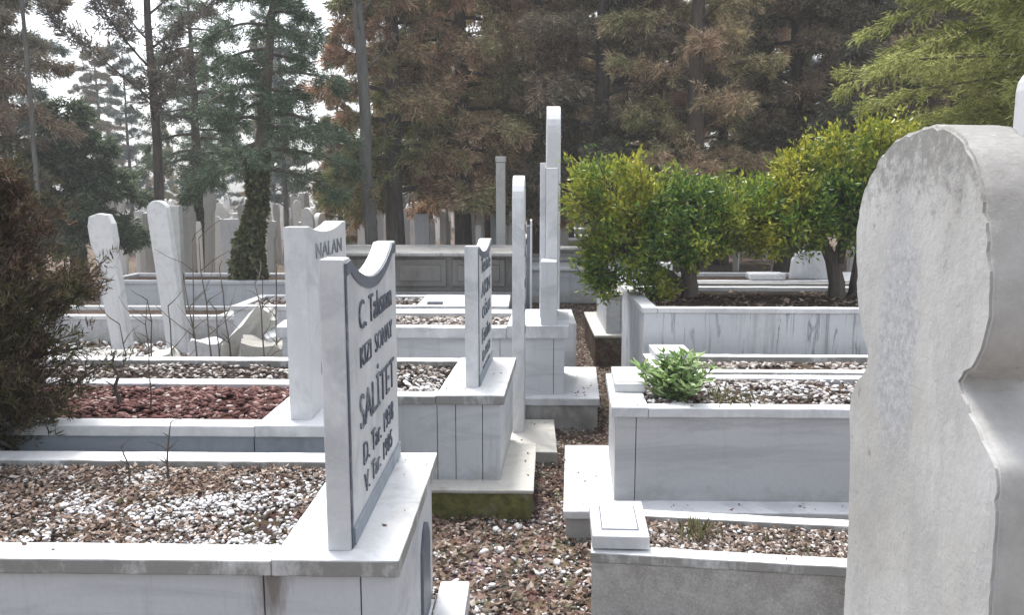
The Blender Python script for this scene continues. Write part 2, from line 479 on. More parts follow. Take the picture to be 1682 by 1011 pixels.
def text_mesh(s, size, xsc, ext=0.002):
    cu = bpy.data.curves.new('t', 'FONT')
    cu.body = s
    cu.size = size
    cu.extrude = ext
    cu.offset = -0.0012
    cu.align_x = 'CENTER'
    cu.resolution_u = 3
    o = bpy.data.objects.new('t', cu)
    COL.objects.link(o)
    dg = bpy.context.evaluated_depsgraph_get()
    me = bpy.data.meshes.new_from_object(o.evaluated_get(dg))
    bpy.data.objects.remove(o)
    me.transform(Matrix.Diagonal((xsc, 1, 1, 1)))
    return me

def inscription(lines, X, yc, parent, mat, skew=None, facing=1, maxw=None):
    """lines: (text, z baseline, size, width scale, y shift); face looks to +x (facing=1)"""
    bm = bmesh.new()
    for s, z, size, xs, dy in lines:
        me = text_mesh(s, size, xs)
        # local x -> world y, local y -> z, local z -> +x
        rot = Matrix(((0, 0, 1, X), (1, 0, 0, yc + dy), (0, 1, 0, z), (0, 0, 0, 1)))
        me.transform(rot)
        bm.from_mesh(me)
        bpy.data.meshes.remove(me)
    if skew:
        for v in bm.verts:
            v.co.x += skew[0] * (v.co.y - skew[1])
    me = bpy.data.meshes.new('inscription')
    bm.to_mesh(me); bm.free()
    return link('inscription', me, mat, parent)

ICO = None
def ico_unit():
    g = bmesh.new()
    bmesh.ops.create_icosphere(g, subdivisions=1, radius=1)
    V = np.array([v.co[:] for v in g.verts]); Fc = np.array([[v.index for v in f.verts] for f in g.faces])
    g.free()
    return V, Fc
ICO_V, ICO_F = ico_unit()

def stones(name, label, P, size, mat, seed=0, flat=0.6, cat='gravel'):
    """P (n,3) centres, size (n,)"""
    rng = np.random.default_rng(seed)
    n = len(P); k = len(ICO_V)
    sc = size[:, None] * rng.uniform(0.65, 1.25, (n, 3)) * np.array([1.15, 1.0, flat])
    V = ICO_V[None] * sc[:, None] * rng.uniform(0.72, 1.18, (n, k, 1))
    a = rng.uniform(0, 2 * np.pi, n); ca, sa = np.cos(a), np.sin(a)
    X = V[..., 0] * ca[:, None] - V[..., 1] * sa[:, None]
    Yv = V[..., 0] * sa[:, None] + V[..., 1] * ca[:, None]
    tl = rng.normal(0, 0.35, n)
    Z = V[..., 2] * np.cos(tl)[:, None] + X * np.sin(tl)[:, None]
    V = np.stack([X, Yv, Z], -1) + P[:, None]
    Fc = (ICO_F[None] + (np.arange(n) * k)[:, None, None]).reshape(-1, 3)
    o = fromnp(name, V.reshape(-1, 3), Fc, mat)
    return tag(o, label, cat, kind='stuff')

def leaves(name, P, D, size, mat, parent=None, width=0.45, seed=0, curl=0.25, Nn=None):
    """one folded four-vertex leaf (two triangles each side of the midrib) per point P, pointing along D"""
    rng = np.random.default_rng(seed)
    n = len(P)
    D = D / np.linalg.norm(D, axis=1, keepdims=True)
    r = rng.normal(size=(n, 3)) if Nn is None else Nn + rng.normal(0, 0.35, (n, 3))
    W = np.cross(D, r); W /= np.linalg.norm(W, axis=1, keepdims=True) + 1e-9
    Nm = np.cross(D, W)
    s = size[:, None] if hasattr(size, '__len__') else size
    a = P
    b = P + D * s * 0.5 + W * s * width * 0.5 + Nm * s * curl * 0.3
    c = P + D * s - Nm * s * curl * 0.35
    e = P + D * s * 0.5 - W * s * width * 0.5 + Nm * s * curl * 0.3
    V = np.stack([a, b, c, e], 1).reshape(-1, 3)
    i = np.arange(n) * 4
    Fc = np.concatenate([np.stack([i, i + 1, i + 2], 1), np.stack([i, i + 2, i + 3], 1)])
    return fromnp(name, V, Fc, mat, parent)

def litter(name, label, P, size, mat, seed=0):
    rng = np.random.default_rng(seed)
    a = rng.uniform(0, 2 * np.pi, len(P))
    D = np.stack([np.cos(a), np.sin(a), rng.normal(0.05, 0.22, len(P))], 1)
    Nn = np.tile([[0, 0, 1.0]], (len(P), 1))
    o = leaves(name, P, D, size, mat, None, 0.6, seed, 0.5, Nn)
    return tag(o, label, 'fallen leaves', kind='stuff')

# ------------------------------------------------------------------ ground
def ground():
    nx, ny = 150, 150
    xs = np.sign(np.linspace(-1, 1, nx)) * np.abs(np.linspace(-1, 1, nx)) ** 3 * 120
    ys = np.concatenate([np.linspace(-40, 0, 6)[:-1], (np.linspace(0, 1, ny - 5) ** 3) * 150])
    V = np.array([(x, y, 0.0) for y in ys for x in xs])
    for v in V:
        n = mnoise.noise(Vector((v[0] * 1.6, v[1] * 1.6, 0)))
        v[2] = (n * 0.022 - 0.012) if abs(v[0]) < 14 and v[1] < 30 else -0.01
    Fc = [(j * nx + i, j * nx + i + 1, (j + 1) * nx + i + 1, (j + 1) * nx + i) for j in range(len(ys) - 1) for i in range(nx - 1)]
    o = fromnp('ground', V, Fc, M['litter_soil'], smooth=True)
    tag(o, kind='structure')
ground()

# ------------------------------------------------------------------ graves
def grave(name, label, x0, x1, y0, y1, zt, zb=0.0, capt=0.045, cw=0.105, slab=0.34, head='right', skew=None,
          capmat='marble', wallmat='marble_panel', soilmat='soil', soilz=0.05, joints=(), over=0.018, step=None, stepmat='pale_concrete',
          stepfront=None, cat='grave', slabt=None, bev=0.005, inner=True):
    """raised grave: core, facing panels, kerb stones, broad slab at the head end, soil bed"""
    root = empty(name, label, cat, ((x0 + x1) / 2, (y0 + y1) / 2, 0))
    ox, oy = (x0 + x1) / 2, (y0 + y1) / 2
    sk = (skew, y0) if skew else None
    def done(b, n, m):
        o = b.build(n, M[m], root)
        o.matrix_parent_inverse = Matrix.Translation((-ox, -oy, 0))
        return o
    ct = zt - capt
    a, b_, c, e = x0 + over, x1 - over, y0 + over, y1 - over
    if inner:
        done(B(sk).box(a + 0.022, b_ - 0.022, c + 0.022, e - 0.022, zb - 0.02, ct - 0.003, 0), 'core', 'core')
    # facing panels with open joints (near side cut at the joints)
    cuts = [a] + sorted(joints) + [b_]
    for i in range(len(cuts) - 1):
        l = cuts[i] + (0.0018 if i else 0); r = cuts[i + 1] - (0.0018 if i < len(cuts) - 2 else 0)
        done(B(sk).box(l, r, c, c + 0.02, zb - 0.01, ct - 0.0015, 0.002), 'side_panel', wallmat)
    done(B(sk).box(a, b_, e - 0.02, e, zb - 0.01, ct - 0.0015, 0.002), 'side_panel', wallmat)
    done(B(sk).box(b_ - 0.02, b_ - 0.0005, c + 0.022, e - 0.022, zb - 0.01, ct - 0.0015, 0.002), 'end_panel', wallmat)
    done(B(sk).box(a + 0.0005, a + 0.02, c + 0.022, e - 0.022, zb - 0.01, ct - 0.0015, 0.002), 'end_panel', wallmat)
    st = slabt or capt
    if head == 'right':
        done(B(sk).box(x1 - slab, x1, y0, y1, ct, ct + st + 0.004, bev), 'head_slab', capmat)
        kx0, kx1 = x0, x1 - slab - 0.0015
        ex0, ex1 = x0, x0 + cw
        ix0, ix1 = x0 + cw, kx1
    else:
        done(B(sk).box(x0, x0 + slab, y0, y1, ct, ct + st + 0.004, bev), 'head_slab', capmat)
        kx0, kx1 = x0 + slab + 0.0015, x1
        ex0, ex1 = x1 - cw, x1
        ix0, ix1 = kx0, x1 - cw
    done(B(sk).box(kx0, kx1, y0, y0 + cw, ct, zt, bev), 'kerb', capmat)
    done(B(sk).box(kx0, kx1, y1 - cw, y1, ct, zt, bev), 'kerb', capmat)
    done(B(sk).box(ex0, ex1, y0 + cw + 0.0015, y1 - cw - 0.0015, ct, zt - 0.001, bev), 'kerb', capmat)
    # soil bed, slightly mounded
    nx, ny = 40, 16
    V = []
    for j in range(ny):
        for i in range(nx):
            x = ix0 - 0.01 + (ix1 - ix0 + 0.02) * i / (nx - 1); y = y0 + cw - 0.01 + (y1 - y0 - 2 * cw + 0.02) * j / (ny - 1)
            f = min(i, nx - 1 - i, j, ny - 1 - j) > 0
            z = zt - soilz + (mnoise.noise(Vector((x * 5, y * 5, zt * 7))) * 0.012 + 0.012 * math.sin(math.pi * j / (ny - 1)) if f else -0.004)
            z = max(z, ct + 0.003) if f else z
            if skew: x += skew * (y - y0)
            V.append((x - ox, y - oy, z))
    Fc = [(j * nx + i, j * nx + i + 1, (j + 1) * nx + i + 1, (j + 1) * nx + i) for j in range(ny - 1) for i in range(nx - 1)]
    fromnp('soil_bed', V, Fc, M[soilmat], root, True)
    root['_bed'] = 0
    del root['_bed']
    return root, sk, (ix0, ix1, y0 + cw, y1 - cw, zt - soilz), done

def bed_pts(bed, n, seed, skew=None, f=None, dz=0.012):
    rng = np.random.default_rng(seed)
    x0, x1, y0, y1, z = bed
    P = np.stack([rng.uniform(x0, x1, n), rng.uniform(y0 + 0.01, y1 - 0.01, n), np.full(n, z) + dz + rng.uniform(0, 0.014, n)], 1)
    P[:, 2] += 0.012 * np.sin(np.pi * (P[:, 1] - y0) / (y1 - y0))
    g_ = np.array([mnoise.noise(Vector((p[0] * 4.3, p[1] * 4.3, n * 0.01))) for p in P])
    P = P[rng.uniform(size=len(P)) < np.clip(0.9 + 1.7 * g_, 0.12, 1)]
    if f is not None:
        P = P[rng.uniform(size=len(P)) < f(P)]
    if skew:
        P[:, 0] += skew[0] * (P[:, 1] - skew[1])
    return P

def usize(n, a, b, seed):
    return np.random.default_rng(seed).uniform(a, b, n) ** 1.0

# --- 1: nearest left grave with the sagging-top headstone
g1, sk, bed, put = grave('raised_grave', 'nearest left marble grave with lettered headstone and brown and white gravel bed', -2.75, -0.345, 2.07, 2.99, 0.62,
                         capmat='marble_bed', wallmat='panel_stained', soilmat='soil', soilz=0.045, joints=(-0.455, -0.72, -1.7), over=0.022, slab=0.345)
def hstone(put, X, t, y0, y1, zb, zt, dip, lines, ink='ink', skew=None, border=True, lip=0.10):
    pr = dip_profile(y0, y1, zb, zt, dip, lip)
    hs = put(B(skew).prism(pr, 'x', X - t, X, 0.004), 'headstone', 'marble')
    hs.data.polygons.foreach_set('use_smooth', [False] * len(hs.data.polygons))
    subs = []
    if border:
        # dark outline down the near edge and under the sagging top, blue grey band along the foot
        b = B(skew).box(X + 0.0006, X + 0.004, y0 + 0.012, y0 + 0.03, zb + 0.002, zt - 0.012, 0)
        o = b.build('border_line', M['ink'], hs); subs.append(o)
        L = (y1 - y0) * lip
        bm = B(skew); n = 18; w_ = 0.034
        pts = []
        for i in range(n + 1):
            f = i / n
            pts.append((y1 - L - (y1 - y0 - 2 * L) * f, zt - 0.006 - dip * math.sin(math.pi * f) ** 0.8))
        poly = [(y1 - 0.012, zt - 0.008)] + pts + [(y0 + 0.032, zt - 0.012)]
        poly += [(y0 + 0.032, zt - 0.012 - w_)] + [(p[0], p[1] - w_) for p in reversed(pts)] + [(y1 - 0.012, zt - 0.008 - w_)]
        bm.prism(poly, 'x', X + 0.0007, X + 0.0045, 0)
        subs.append(bm.build('top_moulding', M['slate'], hs))
        subs.append(B(skew).box(X + 0.0006, X + 0.008, y0 + 0.034, y1 - 0.004, zb + 0.002, zb + 0.05, 0.001).build('foot_band', M['dado_and_shade'], hs))
    if lines:
        subs.append(inscription(lines, X + 0.003, (y0 + y1) / 2, hs, M[ink], skew))
    return hs
hstone(put, -0.487, 0.064, 2.127, 3.027 - 0.06, 0.624, 1.424, 0.078, [
    ('C. Tahsının', 1.205, 0.125, 0.98, 0.03), ('KIZI  SONAY', 1.095, 0.09, 1.08, 0.03), ('SALİTET', 0.915, 0.15, 1.06, 0.03),
    ('D. Tar. 1938', 0.80, 0.098, 1.05, 0.03), ('V. Tar. 1985', 0.71, 0.09, 1.08, 0.02)])
# pointed dark niche with a lip on the end panel
nich = [(2.64, 0.10), (2.83, 0.10), (2.83, 0.38), (2.78, 0.435), (2.735, 0.455), (2.69, 0.435), (2.64, 0.38)]
pn = put(B().prism(nich, 'x', -0.3675, -0.357, 0.002), 'niche', 'slate')
b_ = B().box(-0.3665, -0.3485, 2.60, 2.87, 0.075, 0.098, 0.003); b_.build('niche_shelf', M['marble'], pn)
rng = np.random.default_rng(1)
def white_near(P):      # white chips gather in the near right half, brown litter at the far left
    q = (P[:, 0] + 1.45) * 1.1 - (P[:, 1] - 2.42) * 1.3
    pat = np.array([mnoise.noise(Vector((p[0] * 4, p[1] * 5, 3))) for p in P])
    return np.clip(0.26 + q * 0.75 + pat * 1.5, 0.02, 1)
P = bed_pts(bed, 14000, 2, f=white_near)
stones('marble_chips', 'white marble chips in the bed of the nearest left grave', P, usize(len(P), 0.003, 0.0105, 3), M['chips'], 4)
P = bed_pts(bed, 7000, 5, f=lambda P: 1 - 0.8 * white_near(P))
stones('pebbles', 'brown and grey pebbles in the bed of the nearest left grave', P, usize(len(P), 0.003, 0.009, 6), M['mixed'], 7)
P = bed_pts(bed, 8000, 8, dz=0.018, f=lambda P: 1.1 - white_near(P))
litter('fallen_leaves', 'brown leaf litter on the bed of the nearest left grave', P, usize(len(P), 0.012, 0.030, 9), M['litter'], 10)
# low white plinth stone beside it
def slab_thing(name, label, boxes, mat, cat, skew=None, bev=0.006):
    b = B(skew)
    for q in boxes: b.box(*q, bev)
    o = b.build(name, M[mat])
    return tag(o, label, cat)
slab_thing('foundation_slab', 'low white stone slab on the path at the foot of the nearest left grave', [(-0.342, -0.228, 1.7, 3.01, -0.03, 0.10)], 'marble', 'stone slab')

# --- 2: second left grave, red gravel, wide mitred head slab
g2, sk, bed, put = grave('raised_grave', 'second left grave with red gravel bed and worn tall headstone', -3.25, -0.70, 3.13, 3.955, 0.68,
                         capmat='marble', wallmat='dado_and_shade', soilmat='red_soil', soilz=0.04, slab=0.385, joints=(-1.1, -2.1), over=0.03)  # dark blue grey walls: the shade below the kerb is put into their colour
hstone(put, -0.880, 0.088, 3.215, 3.93, 0.684, 1.462, 0.03, [
    ('NALAN', 1.325, 0.095, 1.5, 0.02), ('ÖLMEZ', 1.10, 0.11, 1.0, 0.0), ('1325', 0.93, 0.09, 1.1, 0.0), ('RUHUNA', 0.83, 0.08, 1.1, 0.0)], 'ink_worn', border=False)
P = bed_pts(bed, 6500, 12)
stones('lava_gravel', 'red brown gravel filling the second left grave', P, usize(len(P), 0.009, 0.019, 13), M['lava'], 14)

# --- 3: third left grave with its headstone seen nearly edge on
k3 = 0.047
g3, sk, bed, put = grave('raised_grave', 'third left grave with panelled grey wall standing on a mossy ledge', -3.1, -0.124, 3.985, 4.94, 0.59, zb=0.15,
                         capmat='marble_bed', wallmat='marble_panel', soilmat='dark_soil', soilz=0.043, slab=0.342, skew=k3,
                         joints=(-0.463, -0.37, -0.235, -1.3), over=0.02)
hstone(put, -0.262, 0.068, 4.15, 4.90, 0.594, 1.325, 0.045, [
    ('Tevhide', 1.17, 0.12, 1.3, 0.02), ('AKIN', 1.04, 0.12, 1.7, 0.02), ('OĞLU', 0.92, 0.10, 1.6, 0.02), ('Fatiha', 0.79, 0.12, 1.7, 0.02), ('D.1950', 0.69, 0.085, 1.7, 0.02), ('V.1990', 0.615, 0.07, 1.9, 0.02)], skew=(k3, 4.15))
def right_end(P): return np.clip((P[:, 0] + 1.6) * 0.9, 0.03, 1) * np.clip((4.62 - P[:, 1]) * 4, 0.04, 1)
P = bed_pts(bed, 2600, 15, f=right_end)
stones('marble_chips', 'white chips in the dark bed of the third left grave', P, usize(len(P), 0.009, 0.02, 16), M['chips'], 17)
P = bed_pts(bed, 2600, 18)
stones('pebbles', 'dark brown pebbles in the third left grave', P, usize(len(P), 0.008, 0.018, 19), M['mixed'], 20)
def ledge(name, label, x0, x1, y0, y1, z0, z1, tops, fronts, split, skew=None):
    """foundation with a pale top slab over a darker block"""
    r = empty(name, label, 'ledge', ((x0 + x1) / 2, (y0 + y1) / 2, 0))
    inv = Matrix.Translation((-(x0 + x1) / 2, -(y0 + y1) / 2, 0))
    a = B(skew).box(x0, x1, y0, y1, split + 0.001, z1, 0.006).build('ledge_top', M[tops], r); a.matrix_parent_inverse = inv
    c = B(skew).box(x0 + 0.012, x1 - 0.012, y0 + 0.012, y1 - 0.012, z0, split, 0.006).build('ledge_block', M[fronts], r); c.matrix_parent_inverse = inv
    return r
ledge('grave_ledge', 'mossy stone ledge with pale top under the third left grave', -1.2, 0.024, 3.86, 4.62, -0.03, 0.149, 'pale_concrete', 'mossy', 0.128, (0.025, 3.86))
# --- 4: tall narrow rounded headstone on a low plinth
slab_thing('plinth_slab', 'low cement slab on the path behind the mossy ledge', [(-0.6, 0.168, 4.66, 5.36, -0.03, 0.085)], 'pale_concrete', 'stone slab')
h4 = empty('standing_headstone', 'tall slim headstone with rounded top rising behind the third left grave', 'headstone', (-0.067, 5.25, 0.085))
b = B((0.02, 5.05)).prism(arch_profile(5.05, 5.38, 0.086, 1.44, 1.70, 16, 0.8), 'x', -0.107, -0.032, 0.005)
o = b.build('slab', M['marble'], h4); o.matrix_parent_inverse = Matrix.Translation((0.067, -5.25, -0.085))
q = inscription([('Hüvelbaki', 1.35, 0.07, 0.8, 0), ('MEHMET', 1.2, 0.08, 0.8, 0), ('RUHUNA', 1.0, 0.07, 0.8, 0), ('FATİHA', 0.85, 0.07, 0.85, 0), ('1979', 0.7, 0.07, 0.9, 0)], -0.029, 5.215, o, M['ink_worn'], (0.02, 5.05))

# --- 5: marble grave with stacked steles on a broad platform
ledge('grave_ledge', 'broad white marble platform on grey blocks beside the leafy path', -1.75, 0.476, 5.405, 6.42, -0.03, 0.219, 'marble', 'old_stone', 0.165, (0.055, 5.405))
g5, sk, bed, put = grave('raised_grave', 'marble grave carrying the group of tall white steles', -1.72, 0.268, 5.47, 6.25, 0.69, zb=0.22,
                         capmat='marble', wallmat='marble_panel', soilmat='soil', soilz=0.05, slab=0.42, capt=0.075, slabt=0.085,
                         skew=0.04, joints=(0.165, -0.2, -1.0), over=0.03)
st = put(B(sk).box(0.058, 0.10, 5.82, 6.2, 0.701, 1.80, 0.004).box(0.1015, 0.185, 5.78, 6.2, 0.701, 1.765, 0.005), 'headstone', 'marble')
put(B(sk).box(0.074, 0.184, 5.50, 5.776, 0.701, 1.135, 0.005), 'front_stele', 'marble_panel')
P = bed_pts(bed, 2500, 21, sk)
stones('pebbles', 'pale pebbles in the bed of the grave with tall steles', P, usize(len(P), 0.01, 0.022, 22), M['mixed'], 23)

# tallest stele behind on its own plinth
h6 = empty('standing_headstone', 'tallest white stele with rounded head, farthest in the left row by the path', 'headstone', (0.2, 7.3, 0))
o = B().prism(arch_profile(7.05, 7.5, 0.5, 2.0, 2.33, 16, 0.8), 'x', 0.145, 0.262, 0.006).build('slab', M['marble'], h6)
o.matrix_parent_inverse = Matrix.Translation((-0.2, -7.3, 0))
o = B().box(-1.6, 0.40, 6.85, 7.7, -0.03, 0.499, 0.006).build('plinth', M['marble_panel'], h6)
o.matrix_parent_inverse = Matrix.Translation((-0.2, -7.3, 0))
tag(B().box(0.005, 0.028, 8.6, 9.1, -0.02, 1.30, 0.004).build('thin_headstone', M['marble']), 'very thin white upright slab between the two tall steles', 'headstone')
tag(B().box(-0.03, 0.002, 8.65, 9.05, -0.02, 1.24, 0.004).build('thin_headstone', M['slate']), 'thin dark slab touching the thin white slab', 'headstone')

# --- 6/7: low marble grave and old stone tomb further back left
g6, sk, bed, put = grave('low_grave', 'long low white kerbed grave in front of the old carved tomb', -2.9, -0.2, 7.85, 8.75, 0.5, capmat='marble', wallmat='marble_panel', slab=0.9, soilz=0.05)
P = bed_pts(bed, 1200, 25)
stones('pebbles', 'pebbles in the long low white kerbed grave', P, usize(len(P), 0.012, 0.025, 26), M['mixed'], 27)
o = put(B().box(-1.0, -0.85, 7.95, 8.02, 0.502, 0.53, 0.004), 'small_plate', 'slate')
tb = empty('old_tomb', 'old grey carved stone tomb closing the view in the centre', 'tomb', (-0.9, 9.6, 0))
inv = Matrix.Translation((0.9, -9.6, 0))
for nm, m, bx in (('base', 'old_stone', [(-2.3, -0.1, 9.0, 10.2, -0.05, 0.50)]), ('lid', 'old_stone', [(-2.4, 0.0, 8.9, 10.3, 0.905, 0.94)]),
                  ('chest', 'dark_stone', [(-2.25, -0.15, 9.05, 10.15, 0.501, 0.904)])):
    b = B()
    for q in bx: b.box(*q, 0.008)
    o = b.build(nm, M[m], tb); o.matrix_parent_inverse = inv
for i in range(3):
    x = -2.15 + i * 0.65
    o = B().box(x, x + 0.58, 9.02, 9.048, 0.56, 0.86, 0.006).box(x + 0.06, x + 0.52, 9.004, 9.02, 0.62, 0.80, 0.006).build('carved_panel', M['dark_stone'], tb)
    o.matrix_parent_inverse = inv

# ------------------------------------------------------------------ right row
# plinth and wall-grave R1
ledge('grave_ledge', 'white marble ledge round the foot of the middle right grave', 0.158, 3.0, 3.60, 4.60, -0.03, 0.149, 'marble', 'old_stone', 0.108, (0.05, 3.6))
gr1, sk, bed, put = grave('raised_grave', 'middle right marble grave with bushy green plant on its corner', 0.383, 2.9, 3.72, 4.44, 0.605, zb=0.15, head='left',
                          capmat='marble', wallmat='panel_warm', soilmat='soil', soilz=0.03, slab=0.17, skew=0.055, cw=0.09, joints=(0.50, 1.9), over=0.02)
P = bed_pts(bed, 1500, 31, sk)
stones('marble_chips', 'white chips in the middle right grave', P, usize(len(P), 0.008, 0.017, 32), M['chips'], 33)
P = bed_pts(bed, 2000, 34, sk)
stones('pebbles', 'grey brown pebbles in the middle right grave', P, usize(len(P), 0.008, 0.016, 35), M['mixed'], 36)
fb = tag(B((0.055, 3.72)).box(0.41, 0.565, 4.0, 4.4, 0.6095, 0.655, 0.006).box(0.425, 0.55, 4.02, 4.38, 0.6555, 0.66, 0.003).build('marble_block', M['marble']),
         'small white marble block on the left end of the middle right grave', 'marble block')

# nearest right low grave R0b with the book-like marble box
k0 = 0.0
root = empty('low_grave', 'nearest right granite kerb grave with pebbles, cut off by the big headstone', 'grave', (1.2, 3.1, 0))
inv = Matrix.Translation((-1.2, -3.1, 0))
rz = Matrix.Translation((0.234, 2.889, 0)) @ Matrix.Rotation(R(-6.5), 4, 'Z')
def rbox(nm, m, *bx, bev=0.005):
    b = B()
    for q in bx: b.box(*q, bev, rz)
    o = b.build(nm, M[m], root); o.matrix_parent_inverse = inv
    return o
rbox('side_panel', 'granite', (0.0, 2.3, 0.0, 0.05, -0.05, 0.24), bev=0.003)
rbox('end_panel', 'granite', (0.0, 0.05, 0.052, 0.43, -0.05, 0.24), bev=0.003)
rbox('core', 'core', (0.06, 2.3, 0.06, 0.42, -0.05, 0.2), bev=0)
rbox('kerb', 'marble_bed', (-0.006, 2.3, -0.006, 0.07, 0.241, 0.28))
rbox('kerb', 'marble_bed', (-0.006, 2.3, 0.38, 0.45, 0.241, 0.276))
rbox('kerb', 'marble_bed', (-0.006, 0.07, 0.0715, 0.3785, 0.241, 0.278))
rbox('soil_bed', 'soil', (0.072, 2.3, 0.072, 0.378, 0.2, 0.235), bev=0)
rng = np.random.default_rng(41)
def rzpts(n, seed, z=0.243):
    r = np.random.default_rng(seed)
    q = np.stack([r.uniform(0.08, 2.2, n), r.uniform(0.075, 0.375, n), z + r.uniform(0, 0.012, n)], 1)
    return np.array([(rz @ Vector(p))[:] for p in q])
stones('pebbles', 'mixed pebbles in the nearest right grave', rzpts(3600, 42), usize(3600, 0.006, 0.014, 43), M['mixed'], 44)
stones('marble_chips', 'white chips in the nearest right grave', rzpts(1500, 45), usize(1500, 0.006, 0.013, 46), M['chips'], 47)
litter('fallen_leaves', 'dry leaves in the nearest right grave', rzpts(2600, 48, 0.255), usize(2600, 0.010, 0.030, 49), M['litter'], 50)
bk = empty('marble_box', 'white marble box with framed lid on the corner of the nearest right grave', 'marble box', (0.34, 3.06, 0.28))
inv2 = Matrix.Translation((-0.34, -3.06, -0.28))
q = Matrix.Translation((0.236, 2.9, 0.286)) @ Matrix.Rotation(R(-2), 4, 'Z') @ Matrix.Rotation(R(2), 4, 'X')
o = B().box(0, 0.212, 0, 0.325, 0, 0.052, 0.005, q).build('body', M['marble'], bk); o.matrix_parent_inverse = inv2
o = B().box(0.035, 0.177, 0.05, 0.27, 0.0522, 0.0545, 0.001, q).build('groove', M['slate'], bk); o.matrix_parent_inverse = inv2
o = B().box(0.041, 0.171, 0.056, 0.264, 0.0522, 0.0575, 0.002, q).build('lid_panel', M['marble'], bk); o.matrix_parent_inverse = inv2

# R2 low kerb grave
gr2, sk, bed, put = grave('low_grave', 'narrow low kerbed grave between the middle right grave and the streaked wall grave', 0.74, 3.2, 4.75, 5.29, 0.55, head='left',
                          capmat='marble_bed', wallmat='pale_concrete', soilmat='soil', soilz=0.06, slab=0.09, cw=0.08)
P = bed_pts(bed, 2400, 51)
stones('pebbles', 'pinkish pebbles in the narrow low right grave', P, usize(len(P), 0.01, 0.02, 52), M['mixed'], 53)
tag(B().box(0.79, 1.02, 5.06, 5.36, 0.551, 0.60, 0.006).build('marble_slab', M['marble']), 'small white marble slab lying on the far left corner of the narrow right grave', 'stone slab')
slab_thing('foundation_slab', 'rough concrete footing at the path end of the narrow right grave', [(0.54, 0.738, 4.8, 5.37, -0.03, 0.36)], 'concrete', 'stone slab')
# R3 streaked wall grave with the two evergreen trees
gr3, sk, bed, put = grave('raised_grave', 'right grave with dark streaked marble wall and two leafy trees growing in it', 0.755, 4.4, 5.45, 6.75, 0.83, head='left',
                          capmat='marble', wallmat='streaked', soilmat='dark_soil', soilz=0.06, slab=0.1, cw=0.08, capt=0.035, joints=(2.9,), over=0.012)
P = bed_pts(bed, 2500, 54, dz=0.008)
litter('fallen_leaves', 'dark fallen leaves under the two leafy trees', P, usize(len(P), 0.03, 0.06, 55), M['litter'], 56)
# R4 block further back
ledge('grave_ledge', 'brown stone step at the path end of the grey block grave', 0.595, 3.6, 7.4, 8.9, -0.03, 0.30, 'pale_concrete', 'soil', 0.275)
gr4, sk, bed, put = grave('raised_grave', 'grey block grave behind the streaked wall grave, beside the path', 0.70, 3.4, 7.5, 8.6, 0.66, zb=0.3, head='left',
                          capmat='old_stone', wallmat='marble_panel', soilmat='dark_soil', soilz=0.04, slab=0.3, joints=(0.84, 1.6), over=0.01)
g8, sk, bed, put = grave('raised_grave', 'white marble grave seen under the leafy trees with a pale upright stone', 1.0, 4.0, 9.1, 10.1, 0.62, head='right', capmat='marble', wallmat='marble_panel', slab=0.8, soilz=0.04)
tb2 = put(B().prism([(2.93, 0.625), (3.42, 0.625), (3.39, 0.84), (3.30, 0.93), (3.12, 0.955), (2.99, 0.92), (2.95, 0.84)], 'y', 9.25, 9.33, 0.01), 'headstone', 'marble')
put(B().box(1.5, 1.62, 9.3, 9.5, 0.625, 0.80, 0.01), 'marker_stone', 'marble')
put(B().box(2.45, 2.85, 9.14, 9.36, 0.625, 0.70, 0.02), 'book_stone', 'marble')
tag(B().prism([(3.55, -0.02), (3.78, -0.02), (3.76, 0.8), (3.70, 1.0), (3.62, 1.0), (3.57, 0.8)], 'y', 9.0 - 0.16, 9.0 - 0.06, 0.01).build('standing_headstone', M['marble']),
    'small pale pointed headstone half hidden behind the forked tree trunk', 'headstone')

